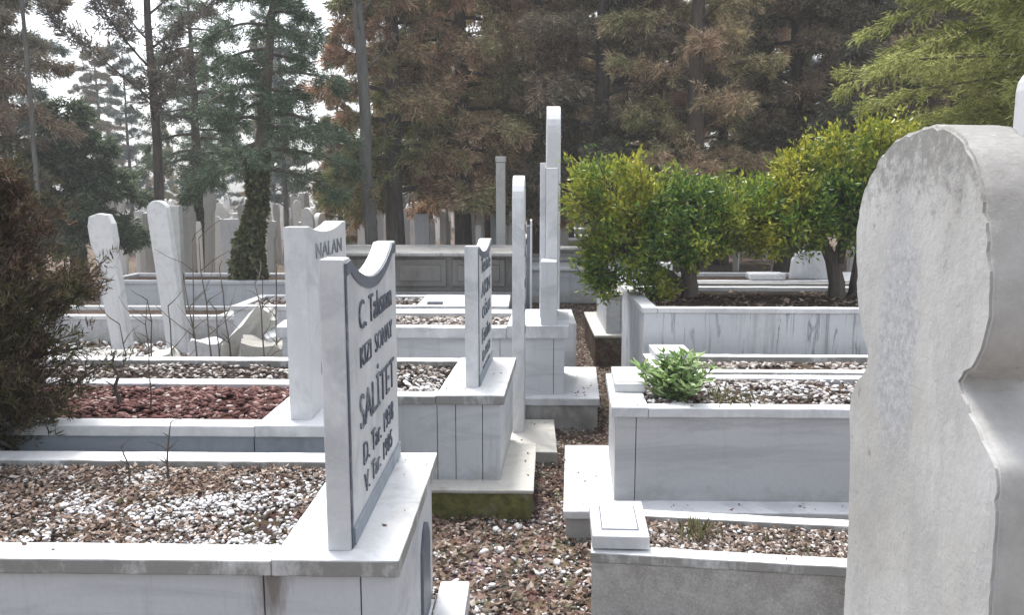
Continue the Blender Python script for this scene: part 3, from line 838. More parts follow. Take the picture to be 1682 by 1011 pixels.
# big concrete headstone in the right foreground (profile in y,z swept along x)
def big_stone():
    half = [  # near side from apex down to the ground, then the far side up again
        (1.249, 1.698), (1.205, 1.688), (1.160, 1.664), (1.118, 1.612), (1.090, 1.549), (1.074, 1.487), (1.070, 1.437), (1.084, 1.392),
        (1.105, 1.362), (1.133, 1.338), (1.108, 1.314), (1.072, 1.283), (1.036, 1.256), (1.022, 1.235), (1.016, 1.16), (1.013, 1.0), (1.012, 0.6), (1.012, 0.02), (1.012, -0.1),
        (1.487, -0.1), (1.487, 0.02), (1.487, 0.6), (1.485, 0.93), (1.50, 1.10), (1.515, 1.20), (1.498, 1.245), (1.452, 1.29), (1.448, 1.31), (1.468, 1.335),
        (1.504, 1.396), (1.524, 1.472), (1.528, 1.539), (1.502, 1.605), (1.455, 1.654), (1.40, 1.682), (1.326, 1.697)]
    root = empty('large_headstone', 'big weathered concrete headstone with pinched neck filling the right foreground', 'headstone', (0.645, 1.25, 0))
    g = bmesh.new()
    # refine the outline
    P = []
    n = len(half)
    for i in range(n):
        a, b = Vector(half[i]), Vector(half[(i + 1) % n])
        p0, p3 = Vector(half[i - 1]), Vector(half[(i + 2) % n])
        k = max(1, int((b - a).length / 0.012))
        sharp = {9, 18, 19}
        for j in range(k):
            t = j / k
            if k > 12: P.append(a.lerp(b, t)); continue
            c = 0.5 * ((2 * a) + (b - p0) * t + (2 * p0 - 5 * a + 4 * b - p3) * t * t + (3 * a - p0 - 3 * b + p3) * t ** 3)
            P.append(c)
    X0, X1 = 0.600, 0.694
    nx = 6
    rings = []
    for i in range(nx + 1):
        x = X0 + (X1 - X0) * i / nx
        row = []
        for p in P:
            w_ = mnoise.noise(Vector((p.x * 60, p.y * 60, x * 60))) * 0.0022 + mnoise.noise(Vector((p.x * 14, p.y * 14, x * 14))) * 0.0028
            q = Vector((p.x, p.y))
            if i in (0, nx):
                ch = max(0.0, mnoise.noise(Vector((p.x * 55, p.y * 55, 4.0 + i))) - 0.1) * 0.014 + 0.001
                q = q + (Vector((1.265, min(max(p.y, 0.1), 1.5))) - q).normalized() * ch
            row.append(g.verts.new((x, q.x + w_, q.y + w_)))
        rings.append(row)
    m = len(P)
    for i in range(nx):
        for k in range(m):
            f = g.faces.new((rings[i][k], rings[i][(k + 1) % m], rings[i + 1][(k + 1) % m], rings[i + 1][k]))
            f.smooth = True
    fa = g.faces.new(list(reversed(rings[0])))
    fb_ = g.faces.new(rings[-1])
    bmesh.ops.recalc_face_normals(g, faces=g.faces[:])
    bmesh.ops.bevel(g, geom=list(fa.edges) + list(fb_.edges), offset=0.004, segments=2, affect='EDGES')
    me = bpy.data.meshes.new('slab'); g.to_mesh(me); g.free()
    o = link('slab', me, M['head_concrete'], root)
    o.matrix_parent_inverse = Matrix.Translation((-0.645, -1.25, 0))
big_stone()

# white stele at the right edge, behind the big headstone
h9 = empty('standing_headstone', 'tall bright white round headed stele at the right edge of the view', 'headstone', (1.95, 3.25, 0))
pts = [(1.866, 0.6), (2.26, 0.6), (2.26, 1.98)] + [(2.063 + 0.197 * math.cos(a), 1.98 + 0.115 * math.sin(a) ** 0.8) for a in [math.pi * q / 14 for q in range(1, 14)]] + [(1.866, 1.98)]
o = B().prism(pts, 'y', 3.2, 3.29, 0.01).build('slab', M['marble'], h9); o.matrix_parent_inverse = Matrix.Translation((-1.95, -3.25, 0))
o = B().box(1.7, 2.4, 3.18, 3.45, -0.02, 0.599, 0.006).build('plinth', M['marble_panel'], h9); o.matrix_parent_inverse = Matrix.Translation((-1.95, -3.25, 0))

# ------------------------------------------------------------------ path gravel and leaves
rng = np.random.default_rng(60)
def path_pts(n, seed, y0=2.0, y1=9.5, z=0.0, pw=1.6):
    r = np.random.default_rng(seed)
    y = y0 + (y1 - y0) * r.uniform(size=n) ** pw
    x = r.uniform(-0.5, 1.0, n)
    z = np.array([mnoise.noise(Vector((a * 1.6, b * 1.6, 0))) * 0.022 - 0.012 for a, b in zip(x, y)]) + r.uniform(0, 0.018, n)
    return np.stack([x, y, z], 1)
def patch(P): return np.array([mnoise.noise(Vector((p[0] * 2.2, p[1] * 2.2, 9))) for p in P])
P = path_pts(17000, 61); r = np.random.default_rng(62)
P = P[r.uniform(size=len(P)) < np.clip(0.95 - (P[:, 1] - 2.4) * 0.6 + patch(P) * 2.2, 0.05, 1)]
stones('marble_chips', 'white marble chips strewn on the near part of the path', P, r.uniform(0.004, 0.015, len(P)) * (1 + (r.uniform(size=len(P)) > 0.95) * 1.0), M['chips'], 63)
P = path_pts(8000, 64)
stones('pebbles', 'mixed brown pebbles on the path between the two rows', P, np.random.default_rng(65).uniform(0.003, 0.010, len(P)), M['mixed'], 66)
P = path_pts(26000, 67, 2.0, 13.0); P[:, 2] += 0.012
P = P[np.random.default_rng(68).uniform(size=len(P)) < np.clip((P[:, 1] - 2.9) * 0.6 + 0.5 - patch(P) * 1.6, 0.1, 1)]
litter('fallen_leaves', 'brown fallen leaves covering the path between the two rows', P, np.random.default_rng(69).uniform(0.014, 0.045, len(P)), M['litter'], 70)
# stray leaves and crumbs blown onto ledges and kerbs
r = np.random.default_rng(75)
def strays(label, boxes, n, seed):
    r = np.random.default_rng(seed); Q = []
    for (x0, x1, y0, y1, z) in boxes:
        m = max(4, int(n * (x1 - x0) * (y1 - y0)))
        Q.append(np.stack([r.uniform(x0, x1, m), r.uniform(y0, y1, m), np.full(m, z + 0.004)], 1))
    Q = np.concatenate(Q)
    rr_ = np.random.default_rng(seed + 1)
    litter('stray_leaves', label, Q, rr_.uniform(0.008, 0.026, len(Q)) , M['litter'], seed + 2)
strays('stray dry leaves blown onto the left marble ledges and slabs', [(-0.6, -0.37, 2.1, 2.95, 0.626), (-2.4, -0.7, 2.09, 2.16, 0.621), (-0.42, -0.16, 4.02, 4.9, 0.596), (-0.08, 0.02, 3.9, 4.55, 0.15), (-0.1, 0.16, 4.72, 5.3, 0.086), (0.3, 0.47, 5.43, 6.3, 0.22)], 90, 76)
strays('stray dry leaves blown onto the right marble ledges and kerbs', [(0.18, 0.36, 3.65, 4.35, 0.15), (0.4, 2.0, 3.62, 3.71, 0.15), (0.3, 1.3, 3.28, 3.33, 0.281), (0.56, 0.73, 4.85, 5.3, 0.362), (0.5, 1.8, 3.74, 3.80, 0.606), (0.8, 2.4, 5.47, 5.52, 0.831)], 120, 79)
# litter and rubble over the ground on the left
r = np.random.default_rng(71)
n = 9000
P = np.stack([r.uniform(-9, -0.5, n), r.uniform(5.2, 16, n), r.uniform(0, 0.03, n)], 1)
litter('fallen_leaves', 'dry leaves on the open ground among the left headstones', P, r.uniform(0.04, 0.1, n), M['litter'], 72)
n = 2600
P = np.stack([r.uniform(-6, -1.6, n), r.uniform(5.0, 11, n), r.uniform(0, 0.04, n)], 1)
stones('rubble', 'small pale rubble on the open ground on the left', P, r.uniform(0.015, 0.05, n), M['chips'], 73, cat='rubble')

# ------------------------------------------------------------------ trees
def unit(v): return v / (np.linalg.norm(v, axis=-1, keepdims=True) + 1e-9)

def sprays(P, D, K, L, w, spread, seed, droop=0.0):
    """K thin blades fanning around D at each point"""
    r = np.random.default_rng(seed)
    n = len(P)
    Pk = np.repeat(P, K, 0); Dk = np.repeat(unit(D), K, 0)
    d = unit(Dk + r.normal(0, spread, (n * K, 3)) + np.array([0, 0, -droop]))
    l = (L * r.uniform(0.55, 1.25, n * K))[:, None]
    Pk = Pk + r.normal(0, L * 0.22, (n * K, 3))
    wv = unit(np.cross(d, r.normal(size=(n * K, 3)))) * w * r.uniform(0.6, 1.3, (n * K, 1))
    a = Pk - wv * 0.3; b = Pk + d * l * 0.55 + wv; c = Pk + d * l; e = Pk + d * l * 0.5 - wv
    V = np.stack([a, b, c, e], 1).reshape(-1, 3)
    i = np.arange(n * K) * 4
    Fc = np.stack([i, i + 1, i + 2, i + 3], 1)
    return V, Fc

def limb_path(p, ang, el, length, droop, r, n=7, wob=0.06):
    pts = [np.array(p, float)]
    d = np.array([math.cos(ang) * math.cos(el), math.sin(ang) * math.cos(el), math.sin(el)])
    for i in range(n - 1):
        pts.append(pts[-1] + d * length / (n - 1))
        d = unit(d + r.normal(0, wob, 3) + np.array([0, 0, -droop]))
    return pts

def trunk_tube(b, h, r0, r1, lean=(0, 0), seed=0, n=12, sides=10, base_flare=1.5):
    r = random.Random(seed)
    pts, rad = [], []
    for i in range(n):
        f = i / (n - 1)
        pts.append((lean[0] * f + r.uniform(-1, 1) * 0.02 * (0 < i), lean[1] * f + r.uniform(-1, 1) * 0.02 * (0 < i), -0.1 + (h + 0.1) * f))
        rad.append((r0 + (r1 - r0) * f) * (base_flare if i == 0 else 1))
    b.tube(pts, rad, sides)
    return pts

def conifer(name, label, loc, mat, barkm, h=9, base=1.0, rad=1.8, nlimb=46, el=0.25, droop=0.10, K=12, L=0.13, w=0.009, spread=0.55,
            dens=1.0, seed=0, r0=0.16, taper=0.75, lean=(0, 0), group=None, sprayd=0.25, steps=7, gap=0.0, spine=False, cat='tree', side=(0, 0), ex=0.42):
    r = np.random.default_rng(seed)
    root = empty(name, label, cat, loc, group)
    tb = B()
    tp = trunk_tube(tb, h, r0, r0 * 0.12, lean, seed)
    P, D = [], []
    for i in range(nlimb):
        f = (i + r.uniform(0, 1)) / nlimb
        z = base + (h - base) * f
        ang = i * 2.399 + r.normal(0, 0.3)
        Lb = rad * (1 - f * taper) * r.uniform(0.6, 1.15)
        if r.uniform() < gap: continue
        k = z / h
        p = (lean[0] * k, lean[1] * k, z)
        lp = limb_path(p, ang, el + r.normal(0, 0.12), Lb, droop, r)
        tb.tube([tuple(q) for q in lp], [max(0.006, r0 * 0.28 * (1 - f * 0.6) * (1 - j / 7.5)) for j in range(len(lp))], 5)
        lp = np.array(lp)
        m = int(26 * dens * Lb / 1.5) + 4
        t = r.uniform(0.15, 1, m) ** 0.8
        idx = np.clip((t * (len(lp) - 1)).astype(int), 0, len(lp) - 2)
        fr = t * (len(lp) - 1) - idx
        q = lp[idx] * (1 - fr[:, None]) + lp[idx + 1] * fr[:, None]
        dirn = unit(lp[idx + 1] - lp[idx])
        # side twigs
        sd = unit(np.cross(dirn, np.array([0, 0, 1.0])) * r.choice([-1, 1], m)[:, None] + dirn * 0.7 + r.normal(0, 0.35, (m, 3)))
        tl = Lb * ex * (1.15 - t) * r.uniform(0.4, 1.1, m) + 0.08
        for s_ in np.linspace(0.25, 1, steps):
            P.append(q + sd * (tl * s_)[:, None] + np.array([0, 0, -1]) * (droop * 1.2 * (tl * s_) ** 1.0)[:, None] + r.normal(0, 0.035, (m, 3)))
            D.append(sd)
    P = np.concatenate(P); D = np.concatenate(D)
    tb.build('trunk', M[barkm], root)
    V, Fc = sprays(P, D, K, L, w, spread, seed + 1, sprayd)
    fromnp('crown', V, Fc, M[mat], root)
    return root

# prototypes, then copies (sharing meshes) for the dense stand behind
def place(src, label, loc, rz, sc=1.0, name=None, group=None, mat=None):
    c = copy_tree(src)
    c.location = loc; c.rotation_euler = (0, 0, rz); c.scale = (sc, sc, sc)
    c['label'] = label
    if group: c['group'] = group
    elif 'group' in c: del c['group']
    return c
def wx(px, Y): return (px - 870) / 1350.0 * Y * 1.0

GB = 'tall conifers standing close together behind the graves'
cA = conifer('conifer_tree', 'rust brown conifer with low hanging sprays behind the centre of the view', (wx(760, 13.5), 13.5, 0), 'rust', 'bark', h=9.5, base=1.35, rad=1.9, nlimb=72, el=0.1, droop=0.12, K=15, L=0.12, w=0.0085, seed=11, dens=1.1, group=GB, taper=0.6)
cB = conifer('conifer_tree', 'olive green conifer on the left of the brown stand, beside the slim grey trunk', (wx(650, 12.5), 12.5, 0), 'olive', 'bark', h=9.0, base=1.55, rad=1.4, nlimb=64, el=0.15, droop=0.12, K=15, L=0.12, w=0.0085, seed=12, dens=1.1, group=GB, taper=0.6)
cC = conifer('conifer_tree', 'dark grey green conifer just right of the tall steles', (wx(985, 13.0), 13.0, 0), 'darkconifer', 'bark', h=9.5, base=1.4, rad=1.8, nlimb=66, el=0.2, droop=0.11, K=15, L=0.12, w=0.0085, seed=13, dens=1.0, group=GB, taper=0.6)
cD = conifer('conifer_tree', 'reddest conifer with bare pinkish twigs above the leafy trees', (wx(1135, 12.0), 12.0, 0), 'rust', 'bark_brown', h=8.5, base=1.3, rad=1.5, nlimb=50, el=0.35, droop=0.10, K=14, L=0.11, w=0.0075, seed=14, dens=0.9, group=GB, taper=0.6, gap=0.1)
place(cC, 'dark conifer above the bright leafy trees, left of the overhanging green branch', (wx(1290, 13.4), 13.4, 0), 1.3, 1.03, group=GB)
place(cC, 'dark conifer directly behind the overhanging green branch', (wx(1425, 12.6), 12.6, 0), 2.6, 1.0, group=GB)
place(cC, 'dark conifer behind the big concrete headstone, farthest right of the stand', (wx(1590, 13.2), 13.2, 0), 4.1, 1.0, group=GB)
place(cA, 'brown conifer behind the tall steles, its trunk hidden by them', (wx(880, 15.0), 15.0, 0), 2.0, 1.05, group=GB)
place(cC, 'dark brown conifer farther back between the red one and the tall steles', (wx(1065, 16.5), 16.5, 0), 0.7, 1.08, group=GB)
BACK = 'back row of conifers glimpsed through the front ones'
for px, Y, src, rz_ in ((700, 18, cB, 1.0), (800, 20, cA, 3.0), (930, 21, cC, 5.2), (1180, 18.5, cA, 0.4), (1340, 19, cB, 2.2), (1500, 18, cC, 1.7), (1240, 22, cC, 3.9), (1010, 24, cA, 4.4), (1420, 23, cA, 5.0), (1660, 20, cC, 2.9)):
    place(src, 'back row conifer seen through gaps %s' % ('left of the pillar' if px < 820 else 'behind the tall steles' if px < 1050 else 'above the leafy trees' if px < 1350 else 'behind the overhanging green branch'), (wx(px, Y), Y, 0), rz_, random.uniform(1.0, 1.15), group=BACK)

# left group
pine = conifer('pine_tree', 'dark trunked pine with upswept bare limbs on the left', (wx(262, 12.5), 12.5, 0), 'pine', 'bark', h=9.0, base=2.1, rad=1.75, nlimb=38, el=0.62, droop=-0.02, K=10, L=0.13, w=0.009, seed=21, dens=1.0, spread=0.9, taper=0.45, gap=0.15, r0=0.085, sprayd=0.0, ex=0.26, steps=4)
place(cC, 'dense dark conifer at the left edge behind the rusty shrub', (wx(-45, 11.5), 11.5, 0), 2.4, 0.85)
lp2 = conifer('pine_tree', 'blue grey pine filling the upper left corner', (wx(15, 14.0), 14.0, 0), 'bluepine', 'bark_grey', h=8.8, base=1.6, rad=1.35, nlimb=48, el=0.4, droop=0.03, K=15, L=0.12, w=0.0085, seed=22, dens=0.8, spread=0.9, taper=0.45, ex=0.34, steps=5, r0=0.11)
conifer('small_conifer', 'small dark green conifer with drooping sides beyond the rusty shrub', (wx(120, 13), 13, 0), 'midgreen', 'bark', h=3.0, base=0.9, rad=1.3, nlimb=30, el=0.1, droop=0.15, K=12, L=0.13, w=0.012, seed=23, dens=1.2)
ced = conifer('cedar_tree', 'green cedar with tiered branches over an ivy covered trunk', (wx(395, 10.4), 10.4, 0), 'cedar', 'bark_brown', h=5.0, base=1.85, rad=1.25, nlimb=36, el=0.05, droop=0.10, K=12, L=0.085, w=0.0055, seed=24, dens=1.0, r0=0.13, lean=(0.65, 0), taper=0.6, sprayd=0.05, group=None)
# ivy on its trunk
r = np.random.default_rng(80); n = 5200
z = r.uniform(0.02, 2.1, n); a = r.uniform(0, 2 * np.pi, n); rr = 0.10 + r.uniform(0, 0.11, n) * (0.55 + 0.45 * np.sin(z * 5 + a)) + 0.05 * np.sin(z * 3)
k = z / 5.2
P = np.stack([0.65 * k + np.cos(a) * rr, np.sin(a) * rr, z], 1)
D = np.stack([np.cos(a) * 0.7, np.sin(a) * 0.7, -0.6 + r.normal(0, 0.4, n)], 1)
leaves('ivy', P, D, r.uniform(0.04, 0.08, n), M['ivy'], ced, 0.8, 81)
place(ced, 'pale misty cedar farther back between the pine and the ivy covered cedar', (wx(330, 17), 17, 0), 2.0, 1.15)
place(lp2, 'blue grey pine far behind between the pine trunk and the edge pine', (wx(215, 22), 22, 0), 1.0, 0.62)
place(lp2, 'blue grey pine far behind the ivy covered cedar', (wx(470, 21), 21, 0), 3.0, 0.72)
place(lp2, 'blue grey pine in the far distance behind the leaning stones', (wx(330, 28), 28, 0), 4.0, 0.7)
place(lp2, 'far pine behind the left edge of the view', (wx(-60, 24), 24, 0), 5.0, 1.0)
place(cB, 'small olive conifer right of the cedar, behind the slim grey trunk', (wx(560, 16), 16, 0), 0.8, 0.42)

FAR = 'far conifers closing the horizon'
for i, (px, Y) in enumerate(((-80, 30), (60, 34), (170, 31), (270, 36), (370, 33), (450, 30), (540, 35), (620, 32), (720, 36), (830, 33), (950, 36), (1080, 32), (1210, 36), (1340, 33), (1480, 36), (1620, 32), (1760, 35))):
    place((cB, lp2, cC)[i % 3], 'pale far conifer closing the horizon %s' % ('at the left edge' if px < 100 else 'between the left pines' if px < 400 else 'behind the cedar and slim trunk' if px < 650 else 'behind the brown conifers' if px < 1250 else 'behind the right conifers'), (wx(px, Y), Y, -0.9), i * 1.3, (0.95 if px > 600 else 0.62) + 0.1 * (i % 3), group=FAR)
# slim bare trunk, bare branches at the top
tr = empty('bare_tree', 'slim grey trunk rising straight out of view left of the brown conifers', 'tree', (wx(612, 11.5), 11.5, 0))
b = B(); trunk_tube(b, 8.5, 0.10, 0.035, (-0.25, 0), 5, 14, 12, 1.2)
b.build('trunk', M['bark_grey'], tr)
b = B(); rr = np.random.default_rng(90)
for i in range(20):
    z = 3.2 + i * 0.26
    lp = limb_path((-0.25 * z / 8.5, 0, z), i * 2.4, 0.7, rr.uniform(0.6, 1.5), 0.0, rr, 6, 0.15)
    b.tube([tuple(q) for q in lp], [0.018, 0.014, 0.011, 0.008, 0.006, 0.004], 5)
    for j in range(3):
        q = lp[2 + j]
        l2 = limb_path(q, rr.uniform(0, 6.28), 0.6, rr.uniform(0.25, 0.6), 0, rr, 4, 0.2)
        b.tube([tuple(x) for x in l2], [0.007, 0.005, 0.004, 0.003], 4)
b.build('branches', M['bark_grey'], tr)
bt = copy_tree(tr); bt.location = (wx(60, 9.5), 9.5, 0); bt.rotation_euler = (0, 0, 2.0); bt.scale = (0.32, 0.32, 0.8)
bt['label'] = 'thin bare tree with fine twigs against the white sky at upper left'
pl = empty('stone_pillar', 'tall grey stone pillar in front of the brown conifers, left of the tall steles', 'pillar', (wx(823, 11), 11, 0))
B().box(-0.062, 0.062, -0.06, 0.06, -0.05, 1.98, 0.012).build('shaft', M['stele_grey'], pl)
B().box(-0.07, 0.07, -0.07, 0.07, 1.981, 2.06, 0.012).build('cap', M['stele_grey'], pl)

# overhanging bright conifer from the right
ov = empty('overhanging_conifer', 'bright yellow green conifer reaching in from the upper right corner', 'tree', (5.0, 7.2, 0))
b = B(); trunk_tube(b, 7.0, 0.16, 0.04, (0, 0), 9, 12, 10)
rr = np.random.default_rng(95); P = []; D = []
for i in range(72):
    z = 2.0 + 3.6 * rr.uniform() ** 1.15
    ang = math.pi + rr.normal(0, 0.75) if i % 4 else rr.uniform(0, 6.28)
    Lb = min(2.3, 2.15 + (z - 2.3) * 0.28) * rr.uniform(0.72, 1.05)
    lp = np.array(limb_path((0, 0, z + 0.25), ang, 0.06, Lb, 0.05, rr))
    b.tube([tuple(q) for q in lp], [0.018 * (1 - j / 8) for j in range(len(lp))], 5)
    m = 56
    t = rr.uniform(0.1, 1, m); idx = np.clip((t * 6).astype(int), 0, 5); fr = (t * 6 - idx)[:, None]
    q = lp[idx] * (1 - fr) + lp[idx + 1] * fr
    dn = unit(lp[idx + 1] - lp[idx])
    sd = unit(np.cross(dn, np.array([0, 0, 1.0])) * rr.choice([-1, 1], m)[:, None] + dn * 0.9 + rr.normal(0, 0.25, (m, 3)))
    tl = 0.55 * (1.1 - t) * rr.uniform(0.5, 1, m) + 0.1
    for s_ in np.linspace(0.15, 1, 6):
        P.append(q + sd * (tl * s_)[:, None] + np.array([0, 0, -0.22]) * ((tl * s_) ** 1.3)[:, None] + rr.normal(0, 0.02, (m, 3))); D.append(sd)
b.build('trunk', M['bark_brown'], ov)
V, Fc = sprays(np.concatenate(P), np.concatenate(D), 7, 0.075, 0.0055, 0.5, 96, 0.25)
fromnp('crown', V, Fc, M['bright'], ov)

# two broad-leaved evergreen trees in the streaked grave
def leafy(name, label, loc, lobes, stems, nl, seed, leaf=0.05):
    r = np.random.default_rng(seed)
    root = empty(name, label, 'tree', loc)
    b = B()
    for st_ in stems:
        b.tube(st_[0], st_[1], 9)
    P, D, Nn = [], [], []
    tot = sum(l[3] * l[4] for l in lobes)
    for (cx, cy, cz, rx, rz_, ry) in lobes:
        m = int(nl * rx * rz_ / tot)
        # twigs: clusters of leaves at twig tips, denser at the shell, with hollows
        nt_ = m // 9
        u = unit(r.normal(size=(nt_, 3)))
        rad = r.uniform(0.35, 1.0, nt_) ** 0.5
        lump = np.array([mnoise.noise(Vector((x[0] * 2.6 + cx, x[1] * 2.6, x[2] * 2.6 + cz))) for x in u])
        rad = rad * (1 + lump * 0.75)
        c = np.array([cx, cy, cz]) + u * rad[:, None] * np.array([rx, ry, rz_])
        keep = np.array([mnoise.noise(Vector(x * 6.0)) for x in c]) > -0.09
        c, u = c[keep], u[keep]
        for j in range(0, len(c), 9):
            e = c[j]; o_ = np.array([cx, cy, cz - rz_ * 0.3])
            mid = (e + o_) / 2 + r.normal(0, 0.04, 3)
            b.tube([tuple(o_ + (e - o_) * 0.1), tuple(mid), tuple(e)], [0.011, 0.007, 0.003], 4, False)
        for k_ in range(9):
            P.append(c + r.normal(0, 0.035, c.shape)); dd = unit(u + np.array([0, 0, 0.35]) + r.normal(0, 0.75, c.shape)); D.append(dd)
            Nn.append(unit(u + np.array([0, 0, 0.7])))
    # loose shoots breaking the outline
    for (cx, cy, cz, rx, rz_, ry) in lobes:
        for q_ in range(9):
            u1 = unit(r.normal(size=3) + np.array([0, 0, 0.5]))
            p0 = np.array([cx, cy, cz]) + u1 * np.array([rx, ry, rz_]) * 0.85
            lp = np.array(limb_path(p0, math.atan2(u1[1], u1[0]), 0.9 + r.normal(0, 0.3), r.uniform(0.10, 0.26), 0.02, r, 6, 0.12))
            b.tube([tuple(x) for x in lp], 0.003, 4, False)
            for w_ in range(1, 6):
                for v_ in range(4):
                    P.append(lp[w_:w_ + 1] + r.normal(0, 0.012, (1, 3))); D.append(unit(u1[None] + np.array([[0, 0, 0.4]]) + r.normal(0, 0.7, (1, 3)))); Nn.append(np.array([[0, 0, 1.0]]))
    b.build('trunk', M['bark'], root)
    P = np.concatenate(P); D = np.concatenate(D); Nn = np.concatenate(Nn)
    leaves('crown', P, D, leaf * r.uniform(0.6, 1.2, len(P)), M['citrus'], root, 0.42, seed + 1, 0.25, Nn)
    return root
# lobes: centre x,y,z, radius x, radius z, radius y (relative to the trunk foot)
leafy('leafy_tree', 'wide bright green evergreen tree, left of the two in the streaked grave', (1.22, 6.3, 0.76),
      [(-0.62, 0.0, 0.78, 0.30, 0.30, 0.34), (-0.50, -0.1, 0.50, 0.28, 0.30, 0.28), (-0.28, 0.0, 0.66, 0.30, 0.30, 0.3), (-0.02, 0.05, 0.70, 0.28, 0.22, 0.3), (0.20, 0.0, 0.60, 0.30, 0.24, 0.34), (0.45, 0.05, 0.68, 0.30, 0.22, 0.34), (0.02, -0.1, 0.50, 0.30, 0.16, 0.3),
       (0.66, -0.05, 0.56, 0.24, 0.18, 0.3), (-0.28, -0.15, 0.10, 0.13, 0.15, 0.12), (-0.66, -0.05, 0.26, 0.15, 0.22, 0.14)],
      [([(0, 0, -0.05), (0.02, 0, 0.12), (-0.02, 0, 0.3), (-0.2, 0, 0.55), (-0.5, 0, 0.8)], [0.075, 0.06, 0.055, 0.035, 0.015]),
       ([(0.0, 0, 0.2), (0.15, 0, 0.4), (0.38, 0, 0.6)], [0.05, 0.035, 0.015]), ([(-0.03, 0, 0.1), (-0.15, -0.05, 0.22), (-0.3, -0.1, 0.3)], [0.04, 0.03, 0.012])], 46000, 101)
leafy('leafy_tree', 'taller bright green evergreen tree with forked dark trunk beside the big headstone', (2.35, 6.3, 0.76),
      [(-0.28, 0.0, 0.70, 0.32, 0.22, 0.36), (0.02, 0.05, 0.98, 0.30, 0.32, 0.34), (0.28, 0.0, 1.08, 0.26, 0.26, 0.3), (0.08, -0.1, 0.72, 0.32, 0.22, 0.34), (0.42, 0.0, 0.74, 0.34, 0.34, 0.34), (-0.30, 0.0, 0.90, 0.20, 0.24, 0.24), (-0.54, 0.1, 0.62, 0.24, 0.18, 0.28), (0.6, 0.0, 1.0, 0.26, 0.26, 0.3)],
      [([(0, 0, -0.05), (0.0, 0, 0.15), (-0.05, 0, 0.33), (-0.2, 0, 0.6)], [0.075, 0.06, 0.05, 0.02]),
       ([(0.06, 0, -0.04), (0.15, 0.03, 0.12), (0.17, 0.02, 0.35), (0.2, 0, 0.9)], [0.06, 0.045, 0.04, 0.015]), ([(0, 0, 0.3), (0.05, 0, 0.6), (0.1, 0, 1.1)], [0.045, 0.03, 0.012])], 42000, 103)

# rusty dark shrub in the left foreground
sh = empty('thuja_shrub', 'dark green and rusty brown conifer shrub at the left edge in the second grave', 'shrub', (-2.10, 3.10, 0.52))
b = B(); rr = np.random.default_rng(110); P = []; D = []
for i in range(210):
    z = rr.uniform(0.0, 1.0) ** 0.9
    ang = rr.uniform(0, 6.283)
    wdt = 0.33 * (math.sin(math.pi * min(1, 0.25 + z * 0.72)) ** 0.7) + 0.05
    Lb = wdt * rr.uniform(0.55, 1.15)
    lp = np.array(limb_path((rr.normal(0, 0.05), rr.normal(0, 0.05), 0.02 + z * 1.08), ang, rr.normal(0.62, 0.25), Lb * 1.15, 0.02, rr, 6, 0.1))
    b.tube([tuple(q) for q in lp], [0.009, 0.008, 0.006, 0.005, 0.004, 0.002], 4, False)
    m = 30
    t = rr.uniform(0.25, 1, m); idx = np.clip((t * 5).astype(int), 0, 4); fr = (t * 5 - idx)[:, None]
    q = lp[idx] * (1 - fr) + lp[idx + 1] * fr
    dn = unit(lp[idx + 1] - lp[idx])
    P.append(q + rr.normal(0, 0.03, (m, 3))); D.append(unit(dn + rr.normal(0, 0.4, (m, 3)) + np.array([0, 0, 0.4])))
b.build('trunk', M['bark'], sh)
V, Fc = sprays(np.concatenate(P), np.concatenate(D), 11, 0.042, 0.0026, 0.7, 111, -0.05)
fromnp('crown', V, Fc, M['thuja'], sh)

# bushy plant on the middle right grave
bp = empty('bushy_plant', 'bushy pale green leafy plant growing on the left end of the middle right grave', 'plant', (0.70, 3.92, 0.585))
rr = np.random.default_rng(120); P = []; D = []
b = B()
for i in range(46):
    ang = rr.uniform(0, 6.283); el = rr.uniform(0.75, 1.5)
    lp = np.array(limb_path((rr.normal(0, 0.02), rr.normal(0, 0.02), 0), ang, el, rr.uniform(0.10, 0.27), 0.03, rr, 6, 0.1))
    b.tube([tuple(q) for q in lp], [0.004, 0.0035, 0.003, 0.0025, 0.002, 0.0015], 4, False)
    for j in range(1, 6):
        for k_ in range(4):
            P.append(lp[j] + rr.normal(0, 0.006, 3)); D.append(unit(np.array([math.cos(ang + k_ * 1.57 + j), math.sin(ang + k_ * 1.57 + j), 0.35]) + rr.normal(0, 0.25, 3)))
b.build('stems', M['bark_brown'], bp)
P = np.array(P); D = np.array(D)
leaves('foliage', P, D, rr.uniform(0.045, 0.085, len(P)), M['plant'], bp, 0.34, 121, 0.25, np.tile([[0, 0, 1.0]], (len(P), 1)))

# grass tufts and dry stems
def tuft(label, loc, n, h, seed, spread=0.06):
    r = np.random.default_rng(seed)
    P = np.stack([r.normal(0, spread, n), r.normal(0, spread, n), np.zeros(n)], 1)
    D = unit(np.stack([r.normal(0, 0.35, n), r.normal(0, 0.35, n), np.ones(n)], 1))
    o = leaves('grass_tuft', P, D, h * r.uniform(0.5, 1.1, n), M['drygrass'], None, 0.05, seed)
    o.location = loc
    return tag(o, label, 'grass tuft')
tuft('dry grass tuft in the middle right grave beside the bushy plant', (0.98, 3.92, 0.575), 90, 0.09, 130, 0.07)
tuft('olive grass tuft near the middle of the nearest right grave', (0.66, 3.1, 0.24), 70, 0.09, 131, 0.04)
tuft('sparse grass tuft near the big headstone in the nearest right grave', (0.98, 3.0, 0.24), 40, 0.06, 132, 0.06)

